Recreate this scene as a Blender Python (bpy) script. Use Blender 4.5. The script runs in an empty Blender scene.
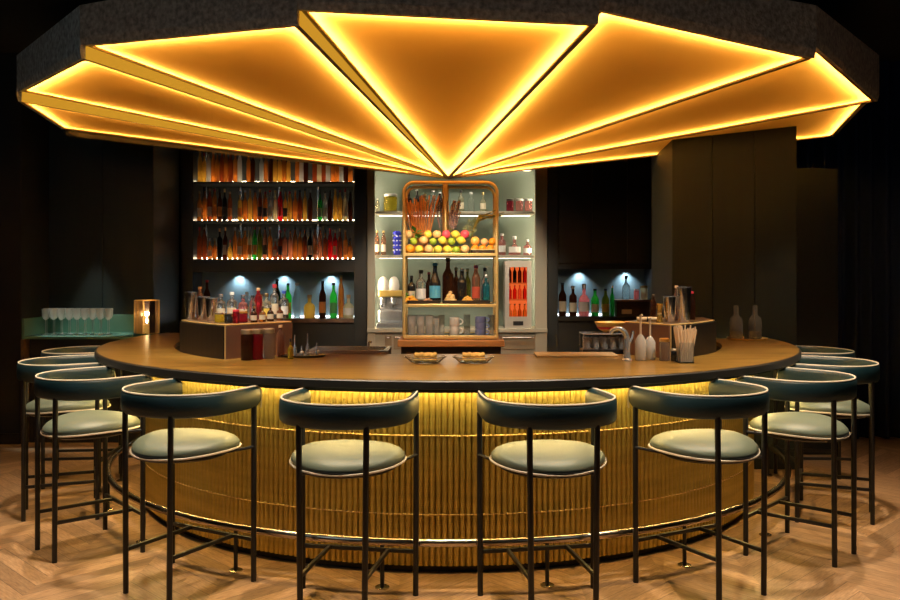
import bpy, bmesh, math, random
from math import sin, cos, pi, radians as R, sqrt
from mathutils import Vector, Matrix
random.seed(7)
col = bpy.context.scene.collection
F = 880.0; CX = 448.0; HY = 270.0; EYE = 1.6          # camera constants (900x600)

def X(px, d): return (px - CX) * d / F
def Z(py, d): return EYE - (py - HY) * d / F

# ------------------------------------------------------------ materials
MATS = {}
def nt(name):
    m = bpy.data.materials.new(name); m.use_nodes = True
    return m, m.node_tree, m.node_tree.nodes['Principled BSDF']
def setp(b, **k):
    for a, v in k.items():
        a = {'color': 'Base Color', 'rough': 'Roughness', 'metal': 'Metallic', 'trans': 'Transmission Weight', 'ior': 'IOR',
             'emit': 'Emission Color', 'estr': 'Emission Strength', 'coat': 'Coat Weight', 'coatr': 'Coat Roughness',
             'sheen': 'Sheen Weight', 'alpha': 'Alpha', 'spec': 'Specular IOR Level', 'sss': 'Subsurface Weight'}[a]
        if a in ('Base Color', 'Emission Color'): v = (*v, 1)
        b.inputs[a].default_value = v
def mat(name, color, rough=.5, noise=0, nscale=20, stretch=(1, 1, 1), bump=0, bscale=60, **k):
    if name in MATS: return MATS[name]
    m, t, b = nt(name); setp(b, color=color, rough=rough, **k)
    if noise or bump:
        tc = t.nodes.new('ShaderNodeTexCoord'); mp = t.nodes.new('ShaderNodeMapping'); mp.inputs['Scale'].default_value = stretch
        t.links.new(tc.outputs['Object'], mp.inputs[0])
    if noise:
        n = t.nodes.new('ShaderNodeTexNoise'); n.inputs['Scale'].default_value = nscale; n.inputs['Detail'].default_value = 6
        t.links.new(mp.outputs[0], n.inputs['Vector'])
        r = t.nodes.new('ShaderNodeValToRGB'); r.color_ramp.elements[0].position = .3; r.color_ramp.elements[1].position = .7
        r.color_ramp.elements[0].color = (*[c * (1 - noise) for c in color], 1); r.color_ramp.elements[1].color = (*[min(1, c * (1 + noise)) for c in color], 1)
        t.links.new(n.outputs['Fac'], r.inputs[0]); t.links.new(r.outputs[0], b.inputs['Base Color'])
    if bump:
        n = t.nodes.new('ShaderNodeTexNoise'); n.inputs['Scale'].default_value = bscale; n.inputs['Detail'].default_value = 4
        t.links.new(mp.outputs[0], n.inputs['Vector'])
        bp = t.nodes.new('ShaderNodeBump'); bp.inputs['Strength'].default_value = bump; bp.inputs['Distance'].default_value = .01
        t.links.new(n.outputs['Fac'], bp.inputs['Height']); t.links.new(bp.outputs[0], b.inputs['Normal'])
    MATS[name] = m
    return m
def emis(name, color, s):
    if name in MATS: return MATS[name]
    m = bpy.data.materials.new(name); m.use_nodes = True; t = m.node_tree; t.nodes.clear()
    e = t.nodes.new('ShaderNodeEmission'); e.inputs[0].default_value = (*color, 1); e.inputs[1].default_value = s
    o = t.nodes.new('ShaderNodeOutputMaterial'); t.links.new(e.outputs[0], o.inputs[0]); MATS[name] = m
    return m
def glassm(name, color, rough=.05, trans=.9, ior=1.35, **k):
    return mat(name, color, rough, trans=trans, ior=ior, **k)

M_leather = mat('teal leather', (.005, .027, .036), .45, bump=.15, bscale=220)
M_seat = mat('top lit teal leather', (.125, .155, .115), .48, bump=.12, bscale=220)  # teal leather made paler: the light from above is put into the colour
M_piping = mat('pale piping', (.80, .72, .58), .5)
M_black = mat('black powder coat', (.005, .005, .006), .4)
M_brass = mat('fluted brass', (.64, .51, .14), .34, metal=.78, noise=.15, nscale=3, stretch=(1, 1, 6))
M_brasst = mat('brass tube', (.90, .66, .26), .38, metal=.5)
M_bronze = mat('polished bronze', (.50, .42, .34), .24, metal=1)
M_steel = mat('steel', (.60, .61, .62), .25, metal=.8)
M_chrome = mat('chrome', (.72, .76, .80), .2, metal=.75)
M_edge = mat('dark edge', (.010, .009, .008), .45)
M_dwall = mat('dark green panelling', (.006, .011, .0095), .55, noise=.2, nscale=2, stretch=(4, 4, .3), bump=.08)
M_black2 = mat('near black paint', (.007, .007, .007), .6)
M_cab = mat('black green cabinet', (.017, .020, .019), .42, noise=.15, nscale=2)
M_niche = mat('blue grey niche', (.13, .20, .23), .5, noise=.15, nscale=4)
M_sage = mat('sage lacquer', (.17, .22, .18), .4)
M_sagef = mat('pale sage frame', (.50, .45, .34), .42)
M_green = mat('green counter', (.12, .24, .18), .22)
M_fascia = mat('textured fascia', (.34, .29, .22), .55, noise=.5, nscale=38, bump=.6, bscale=70)
M_fasciab = mat('blue grey fascia', (.40, .45, .42), .5, noise=.55, nscale=34, bump=.6, bscale=60)
M_lip = mat('dark bronze rib', (.10, .055, .02), .45)
M_gold = mat('gold painted step', (.80, .50, .14), .38, metal=.35)
M_ceil = mat('ceiling paint', (.008, .008, .007), .8)
M_copper = mat('copper panel', (.24, .13, .09), .4, metal=.5)
M_curt = mat('midnight curtain', (.012, .030, .085), .85)
M_white = mat('white ceramic', (.75, .72, .66), .25)
M_blue = mat('blue glaze', (.16, .20, .42), .3)
M_cblue = mat('cobalt glass', (.05, .06, .60), .15)
M_glass = glassm('clear glass', (.95, .97, .95), .03, .93, 1.22)
M_coupe = glassm('coupe glass', (.95, .93, .88), .08, .62, 1.3)
M_tumb = glassm('tumbler glass', (.95, .93, .88), .06, .78, 1.25)
M_tin = mat('shaker steel', (.85, .85, .86), .16, metal=1)
M_tray = mat('dark tray', (.025, .016, .012), .4)

# wood of the bar
def wood(name, c1, c2, scale=(1, 1, 1), rough=.3, coat=.3):
    m, t, b = nt(name); setp(b, rough=rough, coat=coat, coatr=.15)
    tc = t.nodes.new('ShaderNodeTexCoord'); mp = t.nodes.new('ShaderNodeMapping'); mp.inputs['Scale'].default_value = scale
    t.links.new(tc.outputs['Object'], mp.inputs[0])
    n = t.nodes.new('ShaderNodeTexNoise'); n.inputs['Scale'].default_value = 3; n.inputs['Detail'].default_value = 9; n.inputs['Distortion'].default_value = .6
    t.links.new(mp.outputs[0], n.inputs['Vector'])
    r = t.nodes.new('ShaderNodeValToRGB'); r.color_ramp.elements[0].position = .33; r.color_ramp.elements[1].position = .68
    r.color_ramp.elements[0].color = (*c1, 1); r.color_ramp.elements[1].color = (*c2, 1)
    t.links.new(n.outputs['Fac'], r.inputs[0]); t.links.new(r.outputs[0], b.inputs['Base Color'])
    return m
M_top = wood('bar top wood', (.15, .078, .013), (.29, .16, .030), (.8, 6, 4), .33, .35)
M_plinthw = wood('orange brown wood', (.42, .17, .05), (.55, .25, .08), (1, 6, 6), .35)
M_board = wood('pale wood', (.62, .42, .20), (.75, .55, .30), (1, 8, 6), .4)

# ------------------------------------------------------------ mesh helpers
def BM(): return bmesh.new()
def put(name, bm, m, parent=None, smooth=True, ang=40, loc=None):
    me = bpy.data.meshes.new(name); bmesh.ops.recalc_face_normals(bm, faces=bm.faces[:]); bm.to_mesh(me); bm.free()
    if smooth:
        me.polygons.foreach_set('use_smooth', [True] * len(me.polygons))
        try: me.set_sharp_from_angle(angle=R(ang))
        except Exception: pass
    me.materials.append(m)
    o = bpy.data.objects.new(name, me); col.objects.link(o)
    if parent: o.parent = parent
    if loc: o.location = loc
    return o
def inst(name, me, parent=None, loc=None):
    o = bpy.data.objects.new(name, me); col.objects.link(o); o.parent = parent
    if loc: o.location = loc
    return o
def tag(o, label, cat, group=None, kind=None):
    o['label'] = label; o['category'] = cat
    if group: o['group'] = group
    if kind: o['kind'] = kind
    return o
def thing(name, label, cat, loc=(0, 0, 0), rz=0, group=None):
    o = bpy.data.objects.new(name, None); col.objects.link(o); o.location = loc; o.rotation_euler.z = rz
    o.empty_display_size = .1
    return tag(o, label, cat, group)
def struct(o): o['kind'] = 'structure'; return o
def copy_tree(o, parent=None):
    c = o.copy(); col.objects.link(c); c.parent = parent
    for ch in list(o.children): copy_tree(ch, c)
    return c
def box(bm, x0, x1, y0, y1, z0, z1, bev=0):
    vs = [bm.verts.new((x, y, z)) for x in (x0, x1) for y in (y0, y1) for z in (z0, z1)]
    fs = [(0, 1, 3, 2), (4, 6, 7, 5), (0, 4, 5, 1), (2, 3, 7, 6), (0, 2, 6, 4), (1, 5, 7, 3)]
    faces = [bm.faces.new([vs[i] for i in f]) for f in fs]
    if bev:
        es = list({e for f in faces for e in f.edges})
        bmesh.ops.bevel(bm, geom=es, offset=bev, segments=2, affect='EDGES', profile=.5)
    return bm
def lathe(bm, prof, seg=20, c=(0, 0, 0), sx=1, sy=1, mtx=None):
    rings = []
    for r, z in prof:
        if r < 1e-5:
            p = Vector((c[0], c[1], c[2] + z)); rings.append([bm.verts.new(mtx @ p if mtx else p)])
        else:
            ring = []
            for i in range(seg):
                a = 2 * pi * i / seg; p = Vector((c[0] + r * cos(a) * sx, c[1] + r * sin(a) * sy, c[2] + z))
                ring.append(bm.verts.new(mtx @ p if mtx else p))
            rings.append(ring)
    for a, b in zip(rings, rings[1:]):
        if len(a) == 1 and len(b) == 1: continue
        for i in range(seg):
            j = (i + 1) % seg
            if len(a) == 1: bm.faces.new((a[0], b[i], b[j]))
            elif len(b) == 1: bm.faces.new((a[i], a[j], b[0]))
            else: bm.faces.new((a[i], a[j], b[j], b[i]))
    return bm
def tube(bm, pts, r, seg=8, closed=False):
    pts = [Vector(p) for p in pts]; n = len(pts); rings = []
    up = None
    for i, p in enumerate(pts):
        if closed: t = (pts[(i + 1) % n] - pts[i - 1]).normalized()
        else: t = (pts[min(i + 1, n - 1)] - pts[max(i - 1, 0)]).normalized()
        if up is None:
            up = Vector((0, 0, 1)) if abs(t.z) < .9 else Vector((1, 0, 0))
        u = (up - t * up.dot(t)).normalized(); v = t.cross(u); up = u
        rr = r[i] if isinstance(r, (list, tuple)) else r
        rings.append([bm.verts.new(p + (u * cos(2 * pi * k / seg) + v * sin(2 * pi * k / seg)) * rr) for k in range(seg)])
    m = n if closed else n - 1
    for i in range(m):
        a, b = rings[i], rings[(i + 1) % n]
        for k in range(seg):
            j = (k + 1) % seg; bm.faces.new((a[k], a[j], b[j], b[k]))
    if not closed: bm.faces.new(rings[0][::-1]); bm.faces.new(rings[-1])
    return bm
def sweep(bm, frames, closed_path=False):
    """frames: list of lists of points (a closed section each)"""
    rings = [[bm.verts.new(p) for p in fr] for fr in frames]; n = len(rings)
    for i in range(n if closed_path else n - 1):
        a, b = rings[i], rings[(i + 1) % n]; s = len(a)
        for k in range(s):
            j = (k + 1) % s; bm.faces.new((a[k], a[j], b[j], b[k]))
    if not closed_path: bm.faces.new(rings[0][::-1]); bm.faces.new(rings[-1])
    return bm
def prism(bm, poly, z0, z1):
    a = [bm.verts.new((x, y, z0)) for x, y in poly]; b = [bm.verts.new((x, y, z1)) for x, y in poly]
    bm.faces.new(a[::-1]); bm.faces.new(b); n = len(poly)
    for i in range(n):
        j = (i + 1) % n; bm.faces.new((a[i], a[j], b[j], b[i]))
    return bm
def quad(bm, *ps): return bm.faces.new([bm.verts.new(p) for p in ps])
def blob(bm, r, c=(0, 0, 0), sx=1, sy=1, sz=1, seg=14, rings=9):
    prof = [(r * sin(pi * i / rings), -r * cos(pi * i / rings) * sz) for i in range(rings + 1)]
    prof[0] = (0, prof[0][1]); prof[-1] = (0, prof[-1][1])
    return lathe(bm, prof, seg, c, sx, sy)
def frange(a, b, n): return [a + (b - a) * i / n for i in range(n + 1)]

# ------------------------------------------------------------ camera
cd = bpy.data.cameras.new('camera'); cam = bpy.data.objects.new('camera', cd); col.objects.link(cam)
cam.location = (0, 0, EYE); cam.rotation_euler = (R(90), 0, 0)
cd.sensor_width = 36; cd.lens = 36 * F / 900; cd.shift_x = (450 - CX) / 900; cd.shift_y = -(300 - HY) / 900; cd.clip_end = 60
bpy.context.scene.camera = cam

# ------------------------------------------------------------ setting
def floor_():
    m, t, b = nt('chevron oak'); setp(b, rough=.42)
    at = t.nodes.new('ShaderNodeAttribute'); at.attribute_name = 'tone'
    uv = t.nodes.new('ShaderNodeUVMap'); uv.uv_map = 'UVMap'
    mp = t.nodes.new('ShaderNodeMapping'); mp.inputs['Scale'].default_value = (1.2, 5, 1)
    va = t.nodes.new('ShaderNodeVectorMath'); va.operation = 'ADD'
    t.links.new(uv.outputs[0], mp.inputs[0]); t.links.new(mp.outputs[0], va.inputs[0]); t.links.new(at.outputs['Vector'], va.inputs[1])
    n = t.nodes.new('ShaderNodeTexNoise'); n.inputs['Scale'].default_value = 2.2; n.inputs['Detail'].default_value = 8; n.inputs['Distortion'].default_value = .5
    t.links.new(va.outputs[0], n.inputs['Vector'])
    r = t.nodes.new('ShaderNodeValToRGB'); r.color_ramp.elements[0].position = .3; r.color_ramp.elements[1].position = .72
    r.color_ramp.elements[0].color = (.30, .165, .080, 1); r.color_ramp.elements[1].color = (.54, .33, .175, 1)
    t.links.new(n.outputs['Fac'], r.inputs[0])
    sx = t.nodes.new('ShaderNodeSeparateXYZ'); t.links.new(at.outputs['Vector'], sx.inputs[0])
    mr = t.nodes.new('ShaderNodeMapRange'); mr.inputs['To Min'].default_value = .66; mr.inputs['To Max'].default_value = 1.15
    t.links.new(sx.outputs[0], mr.inputs[0])
    hs = t.nodes.new('ShaderNodeHueSaturation'); t.links.new(r.outputs[0], hs.inputs['Color']); t.links.new(mr.outputs[0], hs.inputs['Value'])
    su = t.nodes.new('ShaderNodeSeparateXYZ'); t.links.new(uv.outputs[0], su.inputs[0])
    # joint line along v = 0
    g = t.nodes.new('ShaderNodeMath'); g.operation = 'GREATER_THAN'; g.inputs[1].default_value = .03
    t.links.new(su.outputs[1], g.inputs[0])
    mx = t.nodes.new('ShaderNodeMix'); mx.data_type = 'RGBA'; mx.inputs['A'].default_value = (.07, .04, .022, 1)
    t.links.new(g.outputs[0], mx.inputs['Factor']); t.links.new(hs.outputs[0], mx.inputs['B']); t.links.new(mx.outputs['Result'], b.inputs['Base Color'])
    bm = BM(); uvl = bm.loops.layers.uv.new('UVMap'); tl = bm.loops.layers.float_color.new('tone')
    w, p = .46, .135; x = -6.0 - w / 2; k = 0
    while x < 6.2:
        y = -2.6; s = 1 if k % 2 else -1
        while y < 10.6:
            ya = y - s * w / 2; yb = y + s * w / 2
            f = bm.faces.new([bm.verts.new(v) for v in ((x, ya, 0), (x + w, yb, 0), (x + w, yb + p, 0), (x, ya + p, 0))])
            c = (random.random(), random.random() * 9, random.random() * 9, 1)
            for lp, u in zip(f.loops, ((0, 0), (4, 0), (4, 1), (0, 1))): lp[uvl].uv = u; lp[tl] = c
            y += p
        x += w; k += 1
    o = put('floor', bm, m, smooth=False); return struct(o)
floor_()
def sbox(name, m, *a): return struct(put(name, box(BM(), *a), m, smooth=False))
sbox('ceiling', M_ceil, -6.3, 6.3, -2.7, 10.8, 3.6, 3.7)
sbox('wall_left', M_black2, -6.3, -6.2, -2.7, 10.8, 0, 3.6)
sbox('wall_right', M_black2, 6.2, 6.3, -2.7, 10.8, 0, 3.6)
sbox('wall_back', M_black2, -6.2, 6.2, 10.3, 10.4, 0, 3.6)
sbox('wall_front', M_black2, -6.2, 6.2, -2.7, -2.6, 0, 3.6)
# the left front wall face with the recess for the side counter
def panelled(name, x0, x1, y0, y1, z1, seams, mt=M_dwall):
    bm = BM(); xs = [x0] + list(seams) + [x1]
    for a, b in zip(xs, xs[1:]): box(bm, a + .003, b - .003, y0, y1, 0, z1, .004)
    box(bm, x0, x1, y0 + .01, y1 - .005, 0, z1)
    return struct(put(name, bm, mt, smooth=False))
panelled('wall_left_front', -6.2, -3.93, 8.10, 8.7, 3.6, (-5.3, -4.42), M_black2)
sbox('baseboard_left', M_edge, -6.2, -3.93, 8.07, 8.098, 0, .10)
panelled('wall_left_recess', -3.93, -2.9, 8.66, 9.5, 3.6, (-3.4,))
panelled('wall_right_partition', 1.80, 2.80, 7.06, 7.78, 3.6, (2.12, 2.46))
panelled('wall_right_low', 2.81, 3.38, 7.62, 8.0, 2.48, ())

# ------------------------------------------------------------ bar
BC = (0, 6.9)
def pol(r, az, c=BC): a = R(az); return (c[0] + r * sin(a), c[1] - r * cos(a))
bar = thing('bar_counter', 'large curved bar with glossy wood top and fluted brass front', 'bar')
AZ0, AZ1 = -107, 93
def rin(az, r=2.05, chord=1.2):
    c = cos(R(az)); return min(r, chord / c) if c > .01 else r
def ringpart(name, m, secf, azs, parent=bar, ang=35):
    fr = []
    for az in azs: fr.append([(*pol(r, az), z) for r, z in secf(az)])
    return put(name, sweep(BM(), fr), m, parent, ang=ang)
azs = frange(AZ0, AZ1, 160)
ringpart('countertop', M_top, lambda a: [(rin(a), 1.026), (rin(a), 1.052), (rin(a) + .004, 1.056), (2.558, 1.056), (2.558, 1.026)], azs)
ringpart('edge_band', M_edge, lambda a: [(2.45, 1.010), (2.45, 1.0255), (2.5585, 1.0255), (2.5585, 1.0545), (2.566, 1.0545), (2.572, 1.048), (2.572, 1.014), (2.568, 1.010)], azs)
ringpart('under_trim', mat('gloss dark trim', (.05, .055, .04), .2), lambda a: [(2.32, .985), (2.32, 1.0095), (2.50, 1.0095), (2.502, .985)], azs)
def flutes():
    bm = BM(); pitch = .81; n = int((AZ1 - AZ0) / pitch); sub = 7; rows = [.04, 1.01]; prev = None
    for i in range(n * sub + 1):
        az = AZ0 + i * pitch / sub; u = (i % sub) / sub * 2 - 1
        r = 2.252 + .015 * sqrt(max(0, 1 - u * u))
        cur = [bm.verts.new((*pol(r, az), z)) for z in rows]
        if prev:
            for k in range(len(rows) - 1): bm.faces.new((prev[k], cur[k], cur[k + 1], prev[k + 1]))
        prev = cur
    return put('fluted_front', bm, M_brass, bar, ang=50)
flutes()
for z in (.722, .306):
    ringpart('brass_glow_bead', M_brasst, lambda a, z=z: [(2.255, z), (2.255, z + .009), (2.266, z + .008), (2.2682, z + .005), (2.266, z + .001)], frange(AZ0, AZ1, 240))  # beads added to catch light and draw two glowing lines on the flutes
ringpart('plinth', M_edge, lambda a: [(2.15, 0), (2.15, .04), (2.235, .04), (2.235, 0)], azs)
M_ledbar = emis('warm led', (1, .68, .22), 85)
ringpart('led_strip', M_ledbar, lambda a: [(2.292, .978), (2.292, .984), (2.312, .984), (2.312, .978)], azs)
ringpart('inner_worktop', mat('dark steel worktop', (.05, .045, .04), .3, metal=.4), lambda a: [(rin(a, 2.04, 1.19) - (.55 if abs(a) > 60 else .32), .93), (rin(a, 2.04, 1.19) - (.55 if abs(a) > 60 else .32), .96), (rin(a, 2.04, 1.19), .96), (rin(a, 2.04, 1.19), .93)], azs)
ringpart('inner_body', M_edge, lambda a: [(rin(a) + .02, .0), (rin(a) + .02, 1.02), (rin(a) + .04, 1.02), (rin(a) + .04, .0)], azs)

rail = thing('foot_rail', 'bronze tubular foot rail curving round the base of the bar', 'foot rail', (0, 0, 0))
put('rail_tube', tube(BM(), [(*pol(2.49, a), .233) for a in frange(-106, 92, 110)], .0205, 12), M_bronze, rail)
for a in [-104 + 19.3 * k - .15 for k in range(11)]:
    if a > 91: continue
    x, y = pol(2.49, a)
    p = put('post', tube(BM(), [(x, y, .008), (x, y, .215)], .011, 10), M_black, rail)
    f_ = put('flange', lathe(BM(), [(0, 0), (.036, 0), (.036, .006), (.03, .009), (0, .009)], 18, (x, y, 0)), M_bronze, p)

# ------------------------------------------------------------ stools
def stool():
    t = thing('bar_stool', 'teal bar stool at the bar', 'bar stool', group='bar stools around the bar')
    # cushion
    bm = BM(); n = 48; rings = []
    prof = [(0, .078), (.30, .077), (.60, .071), (.80, .060), (.93, .044), (1.0, .024), (1.0, .010), (.97, .002), (.9, -.004), (0, -.006)]
    def sad(a): return .70 - .022 * abs(sin(a)) ** 1.5 if sin(a) < 0 else .70 - .012 * sin(a) ** 2
    for s, z in prof:
        if s == 0: rings.append([bm.verts.new((0, .03, .69 + z))]); continue
        rings.append([bm.verts.new((.27 * s * cos(2 * pi * i / n), .262 * s * sin(2 * pi * i / n) + .03, .69 * (1 - s) + sad(2 * pi * i / n) * s + z)) for i in range(n)])
    for a, b in zip(rings, rings[1:]):
        for i in range(n):
            j = (i + 1) % n
            if len(a) == 1: bm.faces.new((a[0], b[i], b[j]))
            elif len(b) == 1: bm.faces.new((a[i], a[j], b[0]))
            else: bm.faces.new((a[i], a[j], b[j], b[i]))
    seat = put('seat', bm, M_seat, t, ang=80)
    put('seat_piping', tube(BM(), [(.274 * cos(a), .266 * sin(a) + .03, sad(a) + .001) for a in frange(0, 2 * pi, 60)[:-1]], .0055, 6, True), M_piping, seat)
    put('seat_pan', lathe(BM(), [(0, .662), (.22, .662), (.24, .672), (.24, .69), (0, .69)], 40), M_black, seat)
    # backrest: U band
    def U(s, off=0):   # s in [-1,1]; goes from one tip round the rear to the other
        hw = .300 + off; rear = .252 + off; tip = .262
        # semi ellipse rear from x=-hw to hw centred y=.0 ; then straight to tip
        L1 = .30; 
        q = abs(s)
        if q < .72:
            a = q / .72 * pi / 2; x = hw * sin(a); y = -rear * cos(a)
        else:
            k = (q - .72) / .28; x = hw - .022 * k * k; y = k * tip
        return Vector((x if s > 0 else -x, y, 0))
    fr = []; N = 56; tk = .019
    pip = []
    for i in range(N + 1):
        s = -1 + 2 * i / N; c = U(s); t1 = (U(min(1, s + .01)) - U(max(-1, s - .01))).normalized(); nrm = Vector((t1.y, -t1.x, 0))
        if nrm.dot(Vector((c.x, min(c.y, 0), 0))) < 0: nrm = -nrm
        e = 1.0 - max(0, (abs(s) - .96) / .04) * .35
        lift = .006 * max(0, (c.y + .27) / .57)
        zt = .998 + lift; zb = .886 + lift
        sec = [(-tk, zt - .016), (-tk * .6, zt - .004), (0, zt), (tk * .7, zt - .004), (tk, zt - .014), (tk * 1.12, (zt + zb) / 2), (tk, zb + .014), (tk * .6, zb + .003), (0, zb), (-tk * .6, zb + .004), (-tk, zb + .016)]
        zm = (zt + zb) / 2
        fr.append([(c.x + nrm.x * q * e, c.y + nrm.y * q * e, zm + (z - zm) * e) for q, z in sec])
        pip.append((c.x + nrm.x * tk * .55, c.y + nrm.y * tk * .55, zm + (zt - zm) * e + .0005))
    back = put('backrest', sweep(BM(), fr), M_leather, t, ang=70)
    tipd = []
    for e in (0, -1): pass
    def tipline(i):
        p = Vector(pip[i]); return [(p.x, p.y + .004, p.z), (p.x, p.y + .008, p.z - .05), (p.x, p.y + .004, p.z - .1)]
    put('back_piping', tube(BM(), tipline(0)[::-1][:2] + pip + tipline(-1)[1:], .0045, 6), M_piping, back)
    # legs
    def leg(p0, p1): put('leg', tube(BM(), [p0, p1], .0142, 10), M_black, t)
    for s in (-1, 1):
        leg((s * .290, .21, 0), (s * .293, .21, .90))
        leg((s * .150, -.225, 0), (s * .158, -.235 + .012, .90))
        put('bracket', tube(BM(), [(s * .299, .21, .694), (s * .255, .12, .686), (s * .2, .05, .678)], .008, 8), M_black, t)
        put('bracket', tube(BM(), [(s * .156, -.224, .675), (s * .12, -.15, .672)], .008, 8), M_black, t)
        put('stretcher', box(BM(), s * .151 - .008, s * .151 + .008, -.225, .205, .205, .225, .003), M_black, t, ang=30)
    put('stretcher', box(BM(), -.290, .290, .201, .219, .205, .225, .003), M_black, t, ang=30)
    return t
proto = stool()
slab = {-84: 'teal bar stool mostly hidden behind the left end of the bar top',
        -67.3: 'teal bar stool at the far left, beside the side counter with the glasses',
        -48.7: 'teal bar stool third from the middle gap on the left curve of the bar',
        -29.3: 'teal bar stool left of the front pair, before the left brass curve',
        -10: 'teal bar stool just left of the middle gap in the front row',
        10: 'teal bar stool just right of the middle gap in the front row',
        28.4: 'teal bar stool right of the front pair, before the right brass curve',
        46.9: 'teal bar stool third from the middle gap on the right curve of the bar',
        65.8: 'teal bar stool at the far right, before the dark curtain',
        84: 'teal bar stool behind the right end of the bar top, only its back rim showing'}
for i, (az, lb) in enumerate(slab.items()):
    o = proto if i == 0 else copy_tree(proto)
    x, y = pol(2.77, az); o.location = (x, y, 0)
    o.rotation_euler.z = R(az) ; o['label'] = lb

# ------------------------------------------------------------ canopy
CC = (0, 7.6); CR = 3.315; ZA = 2.385
def ZHf(y): return 2.816 + .022 * (7.6 - y)
def ZLf(y): return 2.750 + .020 * (7.6 - y)
cano = thing('lit_canopy', 'huge dark faceted canopy over the bar with golden glowing triangular panels', 'ceiling canopy', (0, 0, 0))
M_led = emis('canopy led', (1, .60, .18), 105)
M_step = emis('step face glow', (1, .47, .035), .6)  # even emission stands in for light falling on the step faces
m, t, b = nt('golden ceiling panel'); t.nodes.remove(b); tl_ = t.nodes.new('ShaderNodeBsdfTranslucent'); tl_.inputs[0].default_value = (.95, .66, .26, 1)
df_ = t.nodes.new('ShaderNodeBsdfDiffuse'); df_.inputs[0].default_value = (.72, .50, .22, 1); mx_ = t.nodes.new('ShaderNodeMixShader'); mx_.inputs[0].default_value = .35
t.links.new(tl_.outputs[0], mx_.inputs[1]); t.links.new(df_.outputs[0], mx_.inputs[2]); t.links.new(mx_.outputs[0], t.nodes['Material Output'].inputs[0]); M_panel = m
LEDH = .056; M_boxw = mat('light box white', (.46, .38, .20), .6)
for k in range(7):
    a0 = -90 + k * 180 / 7; a1 = a0 + 180 / 7; e = .30
    yl, yr = pol(CR, a0, CC)[1], pol(CR, a1, CC)[1]; ZH, ZL, ZN = ZHf(yl), ZLf(yr), ZHf(yr)
    A = Vector((*CC, ZA)); Lp = Vector((*pol(CR, a0 + e, CC), ZH)); Rp = Vector((*pol(CR, a1 - e, CC), ZL))
    nrm = (Lp - A).cross(Rp - A).normalized()
    if nrm.z < 0: nrm = -nrm
    cen = (A + Lp + Rp) / 3
    # inset triangle
    def inset(w):
        pts = [A, Lp, Rp]; out = []
        lines = []
        for i in range(3):
            p, q = pts[i], pts[(i + 1) % 3]; dd = (q - p).normalized(); inn = nrm.cross(dd)
            if inn.dot(cen - p) < 0: inn = -inn
            lines.append((p + inn * w, dd))
        for i in range(3):
            (p, d1), (q, d2) = lines[i - 1], lines[i]
            # solve p + s d1 = q + t d2
            r_ = q - p; cr = d1.cross(d2); s = r_.cross(d2).dot(cr) / cr.length_squared; out.append(p + d1 * s)
        return out
    I = inset(.014); H = .012; DEEP = .17
    bm = BM(); O = [A, Lp, Rp]
    for i in range(3):
        j = (i + 1) % 3
        quad(bm, O[i], O[j], I[j], I[i]); quad(bm, I[i], I[j], I[j] + nrm * .02, I[i] + nrm * .02)
    rib = put('rib', bm, M_lip, cano, smooth=False)
    bm = BM(); quadp = [p + nrm * H for p in inset(.012)]
    bm.faces.new([bm.verts.new(p) for p in quadp]); pan = put('ceiling_panel', bm, M_panel, cano, smooth=False)
    # light box behind the stretched panel: side walls, back board and led bars along the three edges
    bm = BM(); K = inset(.008)
    for i in range(3):
        j = (i + 1) % 3; quad(bm, K[i] + nrm * .002, K[j] + nrm * .002, K[j] + nrm * DEEP, K[i] + nrm * DEEP)
    bm.faces.new([bm.verts.new(p + nrm * DEEP) for p in K])
    lb_ = put('light_box', bm, M_boxw, pan, smooth=False)
    J = inset(.020); cj = (J[0] + J[1] + J[2]) / 3
    for i in range(3):
        j = (i + 1) % 3; bm = BM(); p, q = J[i], J[j]; dd = (q - p).normalized(); inn = nrm.cross(dd)
        if inn.dot(cj - p) < 0: inn = -inn
        hh = LEDH; quad(bm, p + nrm * hh, q + nrm * hh, q + inn * .014 + nrm * hh, p + inn * .014 + nrm * hh)
        put('led_strip', bm, M_led, pan, smooth=False)
    # step face between this panel's low edge and the next panel's high edge
    if k < 6:
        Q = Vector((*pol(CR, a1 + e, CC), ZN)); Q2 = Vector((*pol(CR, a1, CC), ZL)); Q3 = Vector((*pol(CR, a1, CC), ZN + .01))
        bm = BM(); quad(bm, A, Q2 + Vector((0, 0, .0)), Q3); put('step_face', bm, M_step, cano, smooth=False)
        bm = BM(); quad(bm, A, Rp, Q2 + Vector((0, 0, -.002)), A + Vector((0, 0, -.002)))
        quad(bm, A, Q, Q3); put('rib', bm, M_lip, cano, smooth=False)
    # fascia
    ro, rt = 3.335, 3.345
    def P(r, a, z): return Vector((*pol(r, a, CC), z))
    bm = BM(); zt = 3.10
    s = [P(CR - .005, a0, ZH - .0), P(CR - .005, a1, ZL), P(ro, a1, ZL + .0), P(ro, a0, ZH + .0)]
    quad(bm, *s)
    s2 = [P(ro + .01, a0, ZH + .045), P(ro + .01, a1, ZL + .045)]
    quad(bm, s[3], s[2], s2[1], s2[0])
    s3 = [P(rt, a0, zt), P(rt, a1, zt)]
    quad(bm, s2[0], s2[1], s3[1], s3[0])
    quad(bm, s3[0], s3[1], P(3.2, a1, zt), P(3.2, a0, zt))
    quad(bm, s[0], s[1], P(CR - .005, a1, zt), P(CR - .005, a0, zt))
    for aa, zz in ((a0, ZH), (a1, ZL)):
        bm.faces.new([bm.verts.new(p) for p in (P(CR - .005, aa, zz), P(ro, aa, zz), P(ro + .01, aa, zz + .045), P(rt, aa, zt), P(CR - .005, aa, zt))])
    put('fascia', bm, M_fasciab if k in (0, 1) else M_fascia, cano, smooth=False)
bm = BM(); prism(bm, [pol(3.3, -90 + k * 180 / 7, CC) for k in range(8)], 3.06, 3.09); put('top_cover', bm, M_black, cano, smooth=False)
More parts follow.
